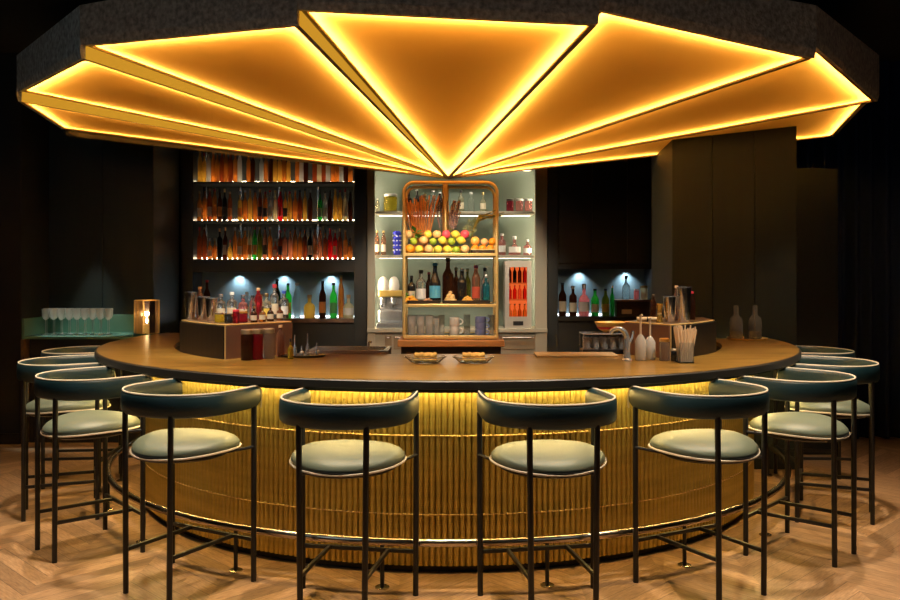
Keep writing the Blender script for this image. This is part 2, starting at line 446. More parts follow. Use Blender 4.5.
bm = BM(); quad(bm, (-3.3, 7.601, 2.76), (0, 7.601, 2.385), (3.3, 7.601, 2.76), (3.3, 7.601, 3.08), (-3.3, 7.601, 3.08)); put('back_closure', bm, M_black, cano, smooth=False)

# ------------------------------------------------------------ bottles
def smooth_prof(p): return p
SH = {  # (radius, height) unit profiles; r in units of max radius, z in units of height
 'wine':   [(0, 0), (.9, 0), (1, .02), (1, .58), (.95, .64), (.60, .72), (.38, .78), (.36, .94), (0, .94)],
 'burgundy': [(0, 0), (.9, 0), (1, .02), (1, .45), (.9, .54), (.55, .68), (.37, .80), (.34, .94), (0, .94)],
 'spirit': [(0, 0), (.92, 0), (1, .02), (1, .60), (.88, .68), (.42, .74), (.36, .78), (.36, .90), (0, .90)],
 'slim':   [(0, 0), (.92, 0), (1, .02), (1, .66), (.8, .74), (.45, .82), (.42, .93), (0, .93)],
 'squat':  [(0, 0), (.88, 0), (1, .03), (1, .46), (.88, .57), (.40, .66), (.30, .70), (.30, .86), (0, .86)],
 'flask':  [(0, 0), (.9, 0), (1, .03), (.98, .50), (.7, .60), (.34, .66), (.3, .70), (.3, .86), (0, .86)],
 'jar':    [(0, 0), (.92, 0), (1, .03), (1, .78), (.9, .84), (.8, .86), (0, .86)],
 'decanter': [(0, 0), (.95, 0), (1, .04), (.85, .30), (.45, .50), (.25, .60), (.25, .84), (0, .84)],
}
WORD = {'wine': 'straight-shouldered', 'burgundy': 'sloping', 'spirit': 'round-shouldered', 'slim': 'slim', 'squat': 'squat', 'flask': 'broad flask-shaped', 'jar': 'wide', 'decanter': 'bell-shaped'}
MC = {}
def bottle_mesh(kind, r, h, m, part, square=False):
    key = (kind, round(r, 3), round(h, 3), m.name, part, square)
    if key in MC: return MC[key]
    bm = BM(); top = SH[kind][-1][1]; nr = SH[kind][-2][0] * r
    if part == 'body':
        if square:
            fr = []
            for a, z in SH[kind][1:-1]:
                rr = a * r; pts = []
                pw = .25 if z < .62 else 1.0
                for i in range(24):
                    t_ = 2 * pi * i / 24; c, s = cos(t_), sin(t_)
                    pts.append((rr * (abs(c) ** pw) * (1 if c > 0 else -1), rr * (.8 if z < .62 else 1) * (abs(s) ** pw) * (1 if s > 0 else -1), z * h))
                fr.append(pts)
            sweep(bm, fr)
        else: lathe(bm, [(a * r, z * h) for a, z in SH[kind]], 18)
    elif part == 'cap':
        lathe(bm, [(0, top * h - .002), (nr * 1.25, top * h - .002), (nr * 1.3, h - .004), (nr * 1.1, h), (0, h)], 14)
    else:
        z0, z1 = .14, .44
        if square: box(bm, -r * .72, r * .72, -r * .835, -r * .81, z0 * h, z1 * h)
        else:
            fr = []
            for i in range(13):
                a = -pi / 2 - 1.2 + 2.4 * i / 12; c, s = cos(a), sin(a)
                fr.append([(c * r * k, s * r * k, z * h) for k, z in ((1.01, z0), (1.03, z0), (1.03, z1), (1.01, z1))])
            sweep(bm, fr)
    me = bpy.data.meshes.new('bottle_' + part); bmesh.ops.recalc_face_normals(bm, faces=bm.faces[:]); bm.to_mesh(me); bm.free()
    me.polygons.foreach_set('use_smooth', [True] * len(me.polygons)); me.set_sharp_from_angle(angle=R(45)); me.materials.append(m)
    MC[key] = me; return me
LIQ = {'amber': (.60, .27, .07), 'golden': (.85, .58, .15), 'red-brown': (.36, .11, .04), 'dark brown': (.10, .03, .012), 'clear': (.85, .88, .85),
       'green': (.06, .50, .10), 'bright green': (.10, .85, .16), 'olive': (.20, .22, .03), 'black': (.02, .018, .016), 'pink': (.95, .36, .34), 'red': (.75, .04, .05),
       'blue': (.04, .08, .6), 'copper': (.62, .30, .18), 'yellow': (.95, .75, .06), 'pale': (.85, .78, .55), 'ruby': (.5, .02, .05), 'teal': (.03, .3, .4)}
def LM(c):
    if c in ('black',): return mat('black bottle glass', LIQ[c], .12, coat=.3)
    return glassm(c + ' bottle glass', LIQ[c], .22, .86 if c not in ('clear',) else .95, 1.33)
def LITM(c):
    n = 'backlit ' + c
    if n in MATS: return MATS[n]
    m, t, b = nt(n); setp(b, color=LIQ[c], rough=.12, trans=.5, ior=1.3)
    tr = t.nodes.new('ShaderNodeBsdfTranslucent'); tr.inputs[0].default_value = (*[min(1, v * 1.15) for v in LIQ[c]], 1)
    mx = t.nodes.new('ShaderNodeMixShader'); mx.inputs[0].default_value = .62
    t.links.new(b.outputs[0], mx.inputs[1]); t.links.new(tr.outputs[0], mx.inputs[2]); t.links.new(mx.outputs[0], t.nodes['Material Output'].inputs[0])
    MATS[n] = m; return m
CAPM = {'black': mat('cap black', (.02, .02, .02), .35), 'gold': mat('cap gold', (.75, .52, .2), .3, metal=1), 'silver': mat('cap silver', (.7, .7, .7), .3, metal=1),
        'red': mat('cap red', (.5, .03, .05), .4), 'cork': mat('cap cork', (.55, .36, .2), .8), 'white': mat('cap white', (.8, .8, .76), .4), 'blue': mat('cap blue', (.03, .08, .5), .4),
        'pink': mat('cap pink', (.85, .12, .22), .4), 'teal': mat('cap teal', (.05, .35, .5), .4)}
LABM = {'cream': mat('label cream', (.72, .62, .45), .7), 'white': mat('label white', (.85, .84, .8), .7), 'orange': mat('label orange', (.75, .28, .06), .7),
        'red': mat('label red', (.55, .08, .04), .7), 'black': mat('label black', (.03, .03, .03), .6), 'yellow': mat('label yellow', (.85, .6, .1), .7), 'blue': mat('label blue', (.10, .42, .65), .6), 'green': mat('label green', (.1, .35, .12), .7)}
def bottle(x, y, z, kind, r, h, colr, cap, label, group, lab=None, square=False, name='bottle', cat='bottle', rz=0, lit=False):
    o = bpy.data.objects.new(name, None); col.objects.link(o); o.location = (x, y, z); o.rotation_euler.z = rz; o.empty_display_size = .05
    tag(o, label, cat, group)
    b_ = inst('glass_body', bottle_mesh(kind, r, h, LITM(colr) if lit else LM(colr), 'body', square), o)
    if cap: inst('cap', bottle_mesh(kind, r, h, CAPM[cap], 'cap'), o)
    if lab: inst('paper_label', bottle_mesh(kind, r, h, LABM[lab], 'label', square), o)
    return o
ORD = ['first', 'second', 'third', 'fourth', 'fifth', 'sixth', 'seventh', 'eighth', 'ninth', 'tenth', 'eleventh', 'twelfth', 'thirteenth', 'fourteenth', 'fifteenth', 'sixteenth', 'seventeenth', 'eighteenth', 'nineteenth', 'twentieth',
       'twenty-first', 'twenty-second', 'twenty-third', 'twenty-fourth', 'twenty-fifth', 'twenty-sixth', 'twenty-seventh', 'twenty-eighth', 'twenty-ninth', 'thirtieth', 'thirty-first', 'thirty-second', 'thirty-third', 'thirty-fourth']

# ------------------------------------------------------------ left bottle cabinet
CD = 9.55
def xd(px, d=CD): return X(px, d)
cl = thing('bottle_cabinet', 'tall black cabinet with three lit bottle shelves and a niche, left of centre', 'cabinet', (0, 0, 0))
L0, L1 = -2.90, -.88; O0, O1 = xd(193), xd(354)
put('side_panel', box(BM(), L0, O0, CD, CD + .45, 0, 3.4, .004), M_cab, cl, smooth=False)
put('side_panel', box(BM(), O1, L1, CD, CD + .45, 0, 3.4, .004), M_cab, cl, smooth=False)
put('back_panel', box(BM(), O0, O1, CD + .40, CD + .44, 1.05, 3.4), mat('brown mirror back', (.030, .031, .027), .3, metal=.2), cl, smooth=False)
M_shled = emis('shelf led', (1, .80, .52), 24.0)
SHZ = [Z(181.5, CD), Z(220.5, CD), Z(259, CD)]
for z in SHZ + [3.0]:
    s_ = put('shelf', box(BM(), O0, O1, CD + .02, CD + .40, z - .018, z, .003), M_cab, cl, smooth=False)
    if z < 2.9: put('shelf_light', box(BM(), O0 + .01, O1 - .01, CD + .150, CD + .165, z + .0005, z + .016), M_shled, s_, smooth=False)
put('valance', box(BM(), O0, O1, CD, CD + .40, Z(272, CD), SHZ[2] - .019, .003), M_cab, cl, smooth=False)
for px in (197, 233, 273, 313): put('upright', box(BM(), xd(px) - .010, xd(px) + .010, CD + .355, CD + .375, SHZ[2], 3.0), M_steel, cl, smooth=False)
NZ = Z(318.5, CD)
put('niche_back', box(BM(), O0, O1, CD + .36, CD + .399, NZ, Z(272, CD)), M_niche, cl, smooth=False)
put('counter', box(BM(), O0, O1, CD - .02, CD + .40, NZ - .045, NZ, .004), mat('marble brown', (.20, .13, .09), .25, noise=.5, nscale=6), cl, smooth=False)
put('niche_light', box(BM(), O0 + .03, O1 - .03, CD + .32, CD + .335, NZ + .0005, NZ + .014), emis('niche led', (.9, .95, 1), 9), cl, smooth=False)
put('base_cabinet', box(BM(), O0, O1, CD + .02, CD + .42, 0, NZ - .046, .004), M_cab, cl, smooth=False)
rows = [
 ('top', SHZ[0], 'golden golden clear amber amber red-brown amber red-brown amber clear _ amber dark_brown _ clear amber dark_brown golden golden amber golden _ amber clear dark_brown _ red-brown pale red-brown clear amber amber clear dark_brown amber'.split()),
 ('middle', SHZ[1], 'amber amber red-brown amber dark_brown black red-brown _ golden amber golden amber red-brown amber clear pale red golden golden amber red-brown golden dark_brown _ green clear dark_brown golden golden pale dark_brown'.split()),
 ('bottom', SHZ[2], 'red-brown red-brown amber amber black dark_brown golden amber amber amber pale green olive copper amber red-brown red-brown copper copper amber amber red-brown black copper copper red-brown red red red-brown amber amber'.split()),
]
for rname, z, cs in rows:
    n = 0; xs = frange(O0 + .05, O1 - .05, len(cs) - 1)
    for i, c in enumerate(cs):
        if c == '_': continue
        c = c.replace('_', ' '); 
        k = random.choice(['wine', 'spirit', 'slim', 'spirit', 'squat'] if rname == 'bottom' else ['wine', 'spirit', 'slim', 'slim', 'spirit'])
        h = random.choice([.32, .335, .35] if k != 'squat' else [.21, .23]); cap = random.choice(['black', 'black', 'gold', 'cork', 'silver', 'red'])
        lb = random.choice([None, 'cream', 'black', None, 'orange']) if rname != 'top' else None
        bottle(xs[i], CD + .085 + random.uniform(-.015, .015), z + .0005, k, .0235 if k != 'squat' else .0245, h, c, cap,
               f"{WORD[k]} {c} bottle with {cap} cap, {ORD[n]} from left on {rname} shelf of tall cabinet", f'bottles on the {rname} shelf of the tall cabinet', lb, random.random() < .3, lit=True)
        n += 1
# niche bottles: px, colour, kind, radius, height px, cap, label, text
nb = [(207, 'dark brown', 'wine', .038, 38, 'red', None, 'dark bottle with big red capsule'),
      (247, 'clear', 'spirit', .036, 26, 'silver', 'white', 'clear bottle with white paper label'),
      (262, 'pale', 'spirit', .036, 24, 'cork', 'orange', 'pale bottle with orange paper label'),
      (277, 'black', 'wine', .042, 39, 'black', 'cream', 'tall near-black wine bottle'),
      (288, 'bright green', 'wine', .038, 35, 'black', 'yellow', 'bright green bottle with yellow paper label and black cap'),
      (297, 'clear', 'slim', .036, 35, 'white', None, 'tall frosty clear bottle without paper label'),
      (309.5, 'golden', 'flask', .062, 23, 'cork', None, 'broad golden flask with cork stopper'),
      (322.5, 'dark brown', 'wine', .038, 37, 'black', 'orange', 'brown bottle with orange paper label'),
      (333.5, 'bright green', 'wine', .040, 35, 'black', 'green', 'bright green bottle with green paper label'),
      (341, 'amber', 'slim', .030, 42, 'gold', None, 'thin tall amber bottle, tallest of the niche'),
      (348.5, 'pale', 'flask', .058, 23, 'cork', 'white', 'broad cream flask with cork stopper')]
for i, (px, c, k, r, hp, cap, lab, txt) in enumerate(nb):
    dd = CD + (.10 if px in (341,) else .0) + .10
    if px == 341: dd = CD + .24
    bottle(X(px, dd), dd, NZ + .0005, k, r, hp * dd / F, c, cap, txt + ' in the blue-lit left niche', 'bottles in the left niche', lab, lit=c not in ('black', 'clear'))

# ------------------------------------------------------------ central cabinet
cc = thing('display_cabinet', 'pale sage display cabinet with bright shelves behind the fruit stand', 'cabinet')
C0, C1 = xd(367.5), xd(547); I0, I1 = xd(375), xd(535)
put('front_frame', box(BM(), C0, I0, CD - .02, CD + .005, 0, 3.2, .004), M_sagef, cc, smooth=False); put('side_panel', box(BM(), C0, C0 + .015, CD + .006, CD + .45, 0, 3.2), M_sagef, cc, smooth=False)
put('front_frame', box(BM(), I1, C1, CD - .02, CD + .005, 0, 3.2, .004), M_sagef, cc, smooth=False); put('side_panel', box(BM(), C1 - .015, C1, CD + .006, CD + .45, 0, 3.2), M_sagef, cc, smooth=False)
put('back_panel', box(BM(), C0 + .016, C1 - .016, CD + .40, CD + .44, .9, 3.2), M_sage, cc, smooth=False)
cz = [Z(211, CD), Z(255, CD)]; CT = Z(328.5, CD)
M_wled = emis('white led', (1, .84, .60), 70)
for z in cz + [2.75]:
    s_ = put('shelf', box(BM(), I0, I1, CD + .02, CD + .40, z - .03, z, .003), M_sagef, cc, smooth=False)
    put('shelf_light', box(BM(), I0 + .02, I1 - .02, CD + .34, CD + .36, z - .034, z - .0305), emis('white led soft', (1, .86, .64), 7), s_, smooth=False)
for x in (C0 + .024, C1 - .024):
    put('vertical_light', box(BM(), x - .006, x + .006, CD + .02, CD + .032, CT + .02, 2.7), M_wled, cc, smooth=False)
put('worktop', box(BM(), C0, C1, CD - .05, CD + .40, CT - .04, CT, .004), M_sagef, cc, smooth=False)
put('base_cabinet', box(BM(), C0, C1, CD + .0, CD + .42, 0, CT - .041), M_sagef, cc, smooth=False)
for x0, x1 in ((I0 - .0, xd(392)), (xd(500), I1 - .003), (xd(392) + .01, xd(500) - .01)):
    for q in range(3):
        zt = CT - .075 - q * .20
        dr = put('drawer', box(BM(), x0 + .11 if x0 < xd(380) else x0 + .01, x1, CD - .02, CD - .001, zt - .15, zt, .003), mat('beige drawer', (.36, .27, .17), .4), cc, smooth=False)
        put('handle', tube(BM(), [((x0 + .13 if x0 < xd(380) else x0 + .03), CD - .045, zt - .02), (x1 - .02, CD - .045, zt - .02)], .010, 8), M_steel, dr)

def cb(px, z, d, kind, r, h, c, cap, label, grp, lab=None, **k):
    return bottle(X(px, d), d, z + .0005, kind, r, h, c, cap, label, grp, lab, **k)
G1 = 'jars and bottles in the sage cabinet'
cb(390.5, cz[0], CD + .18, 'jar', .072, .20, 'yellow', 'white', 'big glass jar of yellow liquid on the upper sage shelf', G1, name='storage_jar', cat='jar')
cb(377.5, cz[0], CD + .18, 'slim', .022, .15, 'pale', 'white', 'small pale bottle left of the yellow jar on the upper sage shelf', G1)
for px, c, cap, w in ((510, 'ruby', 'black', 'dark ruby jar'), (519.5, 'pink', 'white', 'first pink jar'), (528.5, 'pink', 'white', 'last pink jar')):
    cb(px, cz[0], CD + .18, 'jar', .042, .145, c, cap, w + ' at the right end of the upper sage shelf', G1, name='storage_jar', cat='jar')
for px, c, cap, h, k, w in ((409, 'dark brown', 'black', .22, 'spirit', 'brown'), (417, 'black', 'silver', .25, 'wine', 'black silver-capped'), (425, 'amber', 'gold', .20, 'spirit', 'amber gold-capped'), (433, 'clear', 'silver', .24, 'slim', 'clear silver-capped'), (440, 'dark brown', 'white', .22, 'wine', 'white-capped brown'),
                    (461, 'pale', 'black', .24, 'spirit', 'pale round-shouldered'), (471, 'clear', 'white', .22, 'spirit', 'white-capped clear'), (483, 'pale', 'gold', .22, 'squat', 'squat pale')):
    cb(px, cz[0], CD + .18, k, .034, h, c, cap, w + ' bottle on the upper sage shelf behind the brass stand', G1, 'cream' if c == 'pale' else None)
for px, c, w in ((377, 'copper', 'copper bottle at the left end'), (383.5, 'copper', 'second copper bottle with gold cap')):
    cb(px, cz[1], CD + .16, 'slim', .027, .27, c, 'gold', w + ' of the middle sage shelf', G1, 'cream')
for px, k, r, h, w in ((502, 'spirit', .04, .24, 'tall pink bottle nearest the stand'), (514.5, 'decanter', .068, .21, 'bell-shaped pink decanter'), (527.5, 'squat', .045, .175, 'squat pink bottle nearest the side panel')):
    cb(px, cz[1], CD + .16, k, r, h, 'pink', 'silver', w + ' on the middle sage shelf', G1, 'white')
# cobalt vase
vz = thing('cobalt_vase', 'cobalt blue beaded vase left of the fruit on the middle sage shelf', 'vase', (X(397, CD + .14), CD + .14, cz[1] + .0005))
put('body', lathe(BM(), [(0, 0), (.035, 0)] + [(.036 + .010 * abs(sin(i * pi / 3)), .01 + i * .017) for i in range(15)] + [(.03, .265), (0, .265)], 20), M_cblue, vz)
for j in range(9):
    bm = BM()
    for q in range(8): blob(bm, .0075, (.045 * cos(q * pi / 4), .045 * sin(q * pi / 4), .03 + j * .026), seg=8, rings=5)
    put('bead', bm, M_white, vz) if j in (1, 3, 5, 7) else bm.free()

# wine cooler
wc = thing('wine_cooler', 'small silver wine cooler with orange-lit glass door on the sage worktop', 'wine cooler', (X(518.5, 9.55), 9.62, CT + .001))
ww, wh = .145, .735
bm = BM(); fr_ = M_steel
put('housing', (lambda b_: (box(b_, -ww, ww, .30, .32, 0, wh), box(b_, -ww, -ww + .02, 0, .30, 0, wh), box(b_, ww - .02, ww, 0, .30, 0, wh), box(b_, -ww, ww, 0, .30, wh - .02, wh), box(b_, -ww, ww, 0, .30, 0, .02), b_)[-1])(BM()), mat('cooler grey', (.38, .35, .3), .35, metal=.4), wc, smooth=False)
bm = BM(); gx, z0, z1 = .098, .125, .665
box(bm, -ww, ww, -.025, -.002, 0, z0); box(bm, -ww, ww, -.025, -.002, z1, wh); box(bm, -ww, -gx, -.025, -.002, z0, z1); box(bm, gx, ww, -.025, -.002, z0, z1)
dr = put('door', bm, mat('cooler silver', (.55, .50, .44), .35, metal=.5), wc, smooth=False)
put('glass_pane', box(BM(), -gx, gx, -.016, -.010, z0, z1), glassm('cooler glass', (1, .75, .6), .02, 1, 1.1), dr, smooth=False)
put('control_panel', box(BM(), -.055, .055, -.030, -.0255, .03, .075), M_black, dr, smooth=False)
put('interior_light', box(BM(), -ww + .022, ww - .022, .285, .295, .04, .70), emis('orange glow', (1, .20, .05), .8), wc, smooth=False)
for z in (.30, .48): put('rack', box(BM(), -ww + .022, ww - .022, .01, .28, z, z + .012), emis('rack glow', (1, .20, .05), .5), wc, smooth=False)  # racks emit by themselves in place of light falling on them
q = 0
for zi, (z, c) in enumerate(((.0205, 'golden'), (.3125, 'red'), (.4925, 'dark brown'))):
    for i in range(4):
        hh = .24 if zi == 0 else (.155 if zi == 1 else .19)
        x_ = wc.location.x - .082 + i * .055
        cc_ = {0: ['golden', 'golden', 'amber', 'golden'], 1: ['red', 'red', 'pink', 'red'], 2: ['dark brown', 'black', 'dark brown', 'ruby']}[zi][i]
        cp_ = ['gold', 'silver', 'gold', 'white'][i]
        bottle(x_, 9.62 + .12, wc.location.z + z + .0005, 'wine', .022, hh, cc_, cp_, f"{cc_} bottle, {ORD[i]} from left in the {['lowest', 'middle', 'upper'][zi]} bay of the wine cooler", 'bottles inside the wine cooler')

# coffee machine and lamps at the left of the sage worktop
em = thing('espresso_machine', 'chrome espresso machine with white domed top left of the fruit stand', 'espresso machine', (X(391.5, 9.62), 9.66, CT + .001))
put('body', box(BM(), -.15, .12, -.02, .2, .06, .20, .02), M_steel, em, smooth=False)
put('drip_tray', box(BM(), -.16, .13, -.11, .2, 0, .06, .008), M_chrome, em, smooth=False)
put('top_case', box(BM(), -.15, .12, -.02, .2, .34, .41, .015), mat('gold trim', (.8, .55, .15), .3, metal=.7), em, smooth=False)
put('column', box(BM(), -.14, .11, .06, .2, .20, .34), M_steel, em, smooth=False)
for x in (-.10, .02):
    put('group_head', lathe(BM(), [(0, .26), (.032, .26), (.032, .33), (0, .33)], 16, (x, .02, 0)), M_chrome, em)
    dm = put('dome', lathe(BM(), [(.0, .41), (.058, .41), (.062, .46), (.052, .52), (.03, .555), (0, .565)], 20, (x, .08, 0)), M_white, em)
    put('portafilter', tube(BM(), [(x, .0, .25), (x, -.09, .24)], .010, 8), M_black, em)
for i, px in enumerate((372.5, 374.8)):
    pass

# ------------------------------------------------------------ right cabinet
cr = thing('wall_cabinet', 'black cabinet with upper doors and a blue-lit bottle niche, right of centre', 'cabinet')
R0, R1 = xd(547.5), 2.25; Q0, Q1 = xd(558), xd(652)
put('side_panel', box(BM(), R0, Q0, CD, CD + .45, 0, 3.4, .004), M_cab, cr, smooth=False)
put('side_panel', box(BM(), Q1, R1, CD, CD + .45, 0, 3.4, .004), M_cab, cr, smooth=False)
nzt, nzb = Z(269, CD), Z(316.5, CD)
put('upper_body', box(BM(), Q0, Q1, CD + .03, CD + .45, nzt, 3.4), M_cab, cr, smooth=False)
for a, b_ in ((559, 592), (592.5, 627), (627.5, 651)):
    put('door', box(BM(), xd(a), xd(b_), CD + .0, CD + .028, nzt + .06, 3.35, .005), M_cab, cr, smooth=False)
put('niche_back', box(BM(), Q0, Q1, CD + .36, CD + .40, nzb, nzt), M_niche, cr, smooth=False)
put('counter', box(BM(), Q0, Q1, CD - .02, CD + .40, nzb - .05, nzb, .004), mat('dark stone', (.045, .038, .03), .25), cr, smooth=False)
put('niche_light', box(BM(), Q0 + .03, xd(612), CD + .32, CD + .335, nzb + .0005, nzb + .014), emis('niche led', (.9, .95, 1), 9), cr, smooth=False)
put('base_cabinet', box(BM(), Q0, Q1, CD + .02, CD + .42, 0, nzb - .051), M_cab, cr, smooth=False)
rz_ = Z(300, CD)
rs = thing('bottle_riser', 'dark brown bottle riser box at the right end of the blue niche', 'riser', (0, 0, 0))
put('top_plate', box(BM(), xd(616), Q1 - .01, CD + .0, CD + .30, rz_ - .02, rz_, .003), mat('riser wood', (.16, .09, .05), .35), rs, smooth=False)
put('box_body', box(BM(), xd(617), Q1 - .012, CD + .02, CD + .28, nzb + .0005, rz_ - .0205), mat('riser dark', (.05, .03, .02), .4), rs, smooth=False)
put('front_plaque', box(BM(), xd(622), xd(632), CD + .012, CD + .019, Z(314, CD), Z(309.5, CD)), LABM['cream'], rs, smooth=False)
for px, zz, k, r, hp, c, cap, lab, txt in (
    (562.5, nzb, 'wine', .042, 33, 'dark brown', 'black', 'cream', 'dark brown bottle at the left end'), (573, nzb, 'spirit', .042, 30, 'dark brown', 'silver', 'cream', 'brown round-shouldered bottle second from the left end'),
    (584, nzb, 'flask', .058, 32, 'pink', 'silver', 'white', 'pink-red flask bottle'), (595, nzb, 'wine', .042, 27, 'green', 'black', 'cream', 'green bottle beside the pink flask'),
    (605.5, nzb, 'wine', .042, 27, 'olive', 'black', 'yellow', 'olive bottle with yellow paper label'), (615.5, nzb + 0, 'wine', .030, 30, 'green', 'silver', None, 'slender green bottle beside the riser'),
    (626, rz_, 'squat', .042, 24, 'clear', 'black', None, 'clear squat bottle with dark neck'), (636.5, rz_, 'jar', .028, 10.5, 'pink', 'white', None, 'small pink jar'), (644, rz_, 'jar', .040, 14, 'pale', 'gold', 'cream', 'pale jar with gold lid')):
    d = CD + .13 if zz == nzb else CD + .14
    if px == 615.5: px = 612.3
    bottle(X(px, d), d, zz + .0005, k, (.024 if px == 612.3 else r), hp * d / F, c, cap, txt + (' in the right blue niche' if zz == nzb else ' on the riser in the right niche'), 'bottles in the right niche', lab, lit=c not in ('black', 'clear'))

# ------------------------------------------------------------ brass stand with fruit
TD = 7.6
def xt(px, d=7.45): return X(px, d)
pl = thing('stand_plinth', 'orange-brown wooden plinth under the brass fruit stand behind the bar', 'plinth')
PT = Z(340, 7.34)
put('plinth_top', box(BM(), X(397.5, 7.3), X(504.5, 7.3), 7.30, 7.92, PT - .055, PT, .006), M_plinthw, pl, smooth=False)
put('plinth_body', box(BM(), X(401, 7.35), X(501, 7.35), 7.35, 7.87, 0, PT - .0555), mat('plinth dark', (.12, .065, .03), .4), pl, smooth=False)
st = thing('fruit_stand', 'tall brass-framed three-shelf stand loaded with fruit and glasses', 'stand')
S0, S1 = X(404, 7.4), X(497, 7.4); SY0, SY1 = 7.4, 7.82; ST = Z(182.5, 7.4)
def hoop(y):
    rr = .085; pts = [(S0, y, PT + .012)]
    pts += [(S0 + rr - rr * cos(a), y, ST - rr + rr * sin(a)) for a in frange(0, pi / 2, 8)]
    pts += [(S1 - rr + rr * sin(a), y, ST - rr + rr * cos(a)) for a in frange(0, pi / 2, 8)]
    pts += [(S1, y, PT + .012)]
    return pts
for y in (SY0, SY1): put('frame', tube(BM(), hoop(y), .0135, 10), M_brasst, st)
for x in (S0, S1): put('frame', tube(BM(), [(x, SY0, PT + .015), (x, SY1, PT + .015)], .011, 8), M_brasst, st)
TZ = [Z(336, 7.4), Z(304.5, 7.4), Z(253.5, 7.4)]
for z in TZ:
    s_ = put('shelf', box(BM(), S0, S1, SY0, SY1, z - .012, z - .002), mat('shelf dark glass', (.10, .075, .05), .2), st, smooth=False)
    bm = BM()
    for y in (SY0, SY1): box(bm, S0, S1, y - .010, y + .010, z - .022, z + .004, .003)
    for x in (S0, S1): box(bm, x - .010, x + .010, SY0, SY1, z - .022, z + .004)
    put('shelf_rim', bm, M_brasst, s_, smooth=False)
    if z != TZ[2] and z != TZ[0]: put('shelf_light', box(BM(), S0 + .03, S1 - .03, SY1 - .06, SY1 - .045, z - .022, z - .0125), emis('stand fill', (1, .84, .60), 14), s_, smooth=False)  # glowing strip added under the middle shelf to brighten the glasses below
    put('foot', box(BM(), S0 + .02, S1 - .02, SY0 + .02, SY1 - .02, PT + .0, PT + .012), M_brasst, st, smooth=False) if z == TZ[0] else None
put('pole', tube(BM(), [(X(445.5, 7.6), 7.665, TZ[2] - .015), (X(445.5, 7.6), 7.665, 2.37)], .028, 16), mat('pole gold', (.62, .40, .14), .35, metal=.8), st)
# fruit
FR = {'orange': ((.95, .36, .02), .040), 'lemon': ((.95, .78, .10), .036), 'lime': ((.36, .55, .05), .033), 'apple': ((.85, .10, .16), .038), 'grapefruit': ((.98, .55, .12), .047), 'peach': ((.98, .60, .25), .038)}
def fruit_proto(kind):
    c, r = FR[kind]; o = bpy.data.objects.new(kind, None); col.objects.link(o)
    m = mat(kind + ' skin', c, .42, noise=.12, nscale=12, bump=.2, bscale=150, sss=0)
    if kind == 'lemon': bm = lathe(BM(), [(0, -r * 1.22), (r * .16, -r * 1.16), (r * .35, -r * .98), (r * .75, -r * .62), (r * .98, -r * .15), (r * .98, r * .15), (r * .75, r * .62), (r * .35, r * .98), (r * .16, r * 1.16), (0, r * 1.22)], 18, mtx=Matrix.Rotation(pi / 2, 4, 'Y'))
    elif kind == 'apple': bm = lathe(BM(), [(0, -r * .82), (r * .3, -r * .9), (r * .75, -r * .6), (r, 0), (r * .95, r * .4), (r * .6, r * .85), (r * .25, r * .88), (0, r * .65)], 18)
    else: bm = blob(BM(), r, sz=.95, seg=18, rings=12)
    put('skin', bm, m, o); 
    put('stem', tube(BM(), [(0, 0, r * .6), (.002, 0, r * 1.02)] if kind != 'lemon' else [(r * 1.15, 0, 0), (r * 1.3, 0, 0)], .003, 6), mat('stem brown', (.12, .10, .03), .7), o)
    return o
PROTO = {}
def fruit(kind, px, py, d, label, grp='fruit heaped on the brass stand', ramt=.6, sc=1):
    if kind not in PROTO: PROTO[kind] = fruit_proto(kind); o = PROTO[kind]
    else: o = copy_tree(PROTO[kind])
    o.location = (X(px, d), d, Z(py, d)); o.rotation_euler = (random.uniform(-ramt, ramt), random.uniform(-.3, .3), random.uniform(0, 6)) if kind != 'lemon' else (0, .2, random.uniform(-1, 1))
    o.scale = (sc, sc, sc); tag(o, label, 'fruit', grp); return o
r1 = [('orange', 409.3), ('lemon', 419), ('peach', 428.5), ('lemon', 438), ('lemon', 447.5), ('lime', 456), ('peach', 465)]
def rest(kind, d, z): return HY + (EYE - (z + FR[kind][1])) * F / d
nm = {'orange': 'orange', 'lemon': 'yellow lemon', 'lime': 'green lime', 'apple': 'pinkish red apple', 'grapefruit': 'pale orange grapefruit', 'peach': 'light orange peach'}
for i, (k, px) in enumerate(r1): fruit(k, px, rest(k, 7.47, TZ[2]), 7.47, f'{nm[k]} in the front row of the fruit heap, {ORD[i]} from its left end')
r2 = [('lime', 413.5), ('peach', 423.5), ('lime', 433), ('lemon', 442.5), ('lime', 451.5), ('lemon', 461)]
for i, (k, px) in enumerate(r2): fruit(k, px, 241.3 - (1 if k != 'lime' else 0), 7.54, f'{nm[k]} in the middle row of the fruit heap, {ORD[i]} from its left end')
r3 = [('peach', 408.5), ('lemon', 428), ('peach', 437), ('apple', 446.2), ('lemon', 455.5), ('apple', 465)]
for i, (k, px) in enumerate(r3): fruit(k, px, 234.3, 7.585, f'{nm[k]} in the top row of the fruit heap, {ORD[i]} from its left end')
for i, (k, px) in enumerate((('lemon', 409), ('orange', 420), ('lemon', 432), ('lemon', 454), ('orange', 465))):
    fruit(k, px, rest(k, 7.60, TZ[2]), 7.60, f'{nm[k]} at the back bottom of the fruit heap, {ORD[i]} from its left end')
for i, (k, px) in enumerate((('orange', 411), ('lemon', 459))):
    fruit(k, px, rest(k, 7.69, TZ[2]), 7.69, f'{nm[k]} hidden at the rear of the fruit heap, {ORD[i]} from its left end')
fb = thing('fruit_tray', 'black rectangular tray of oranges at the right of the fruit heap', 'tray', (X(482.6, 7.5), 7.53, TZ[2] + .0))
bm = BM(); hx = .100
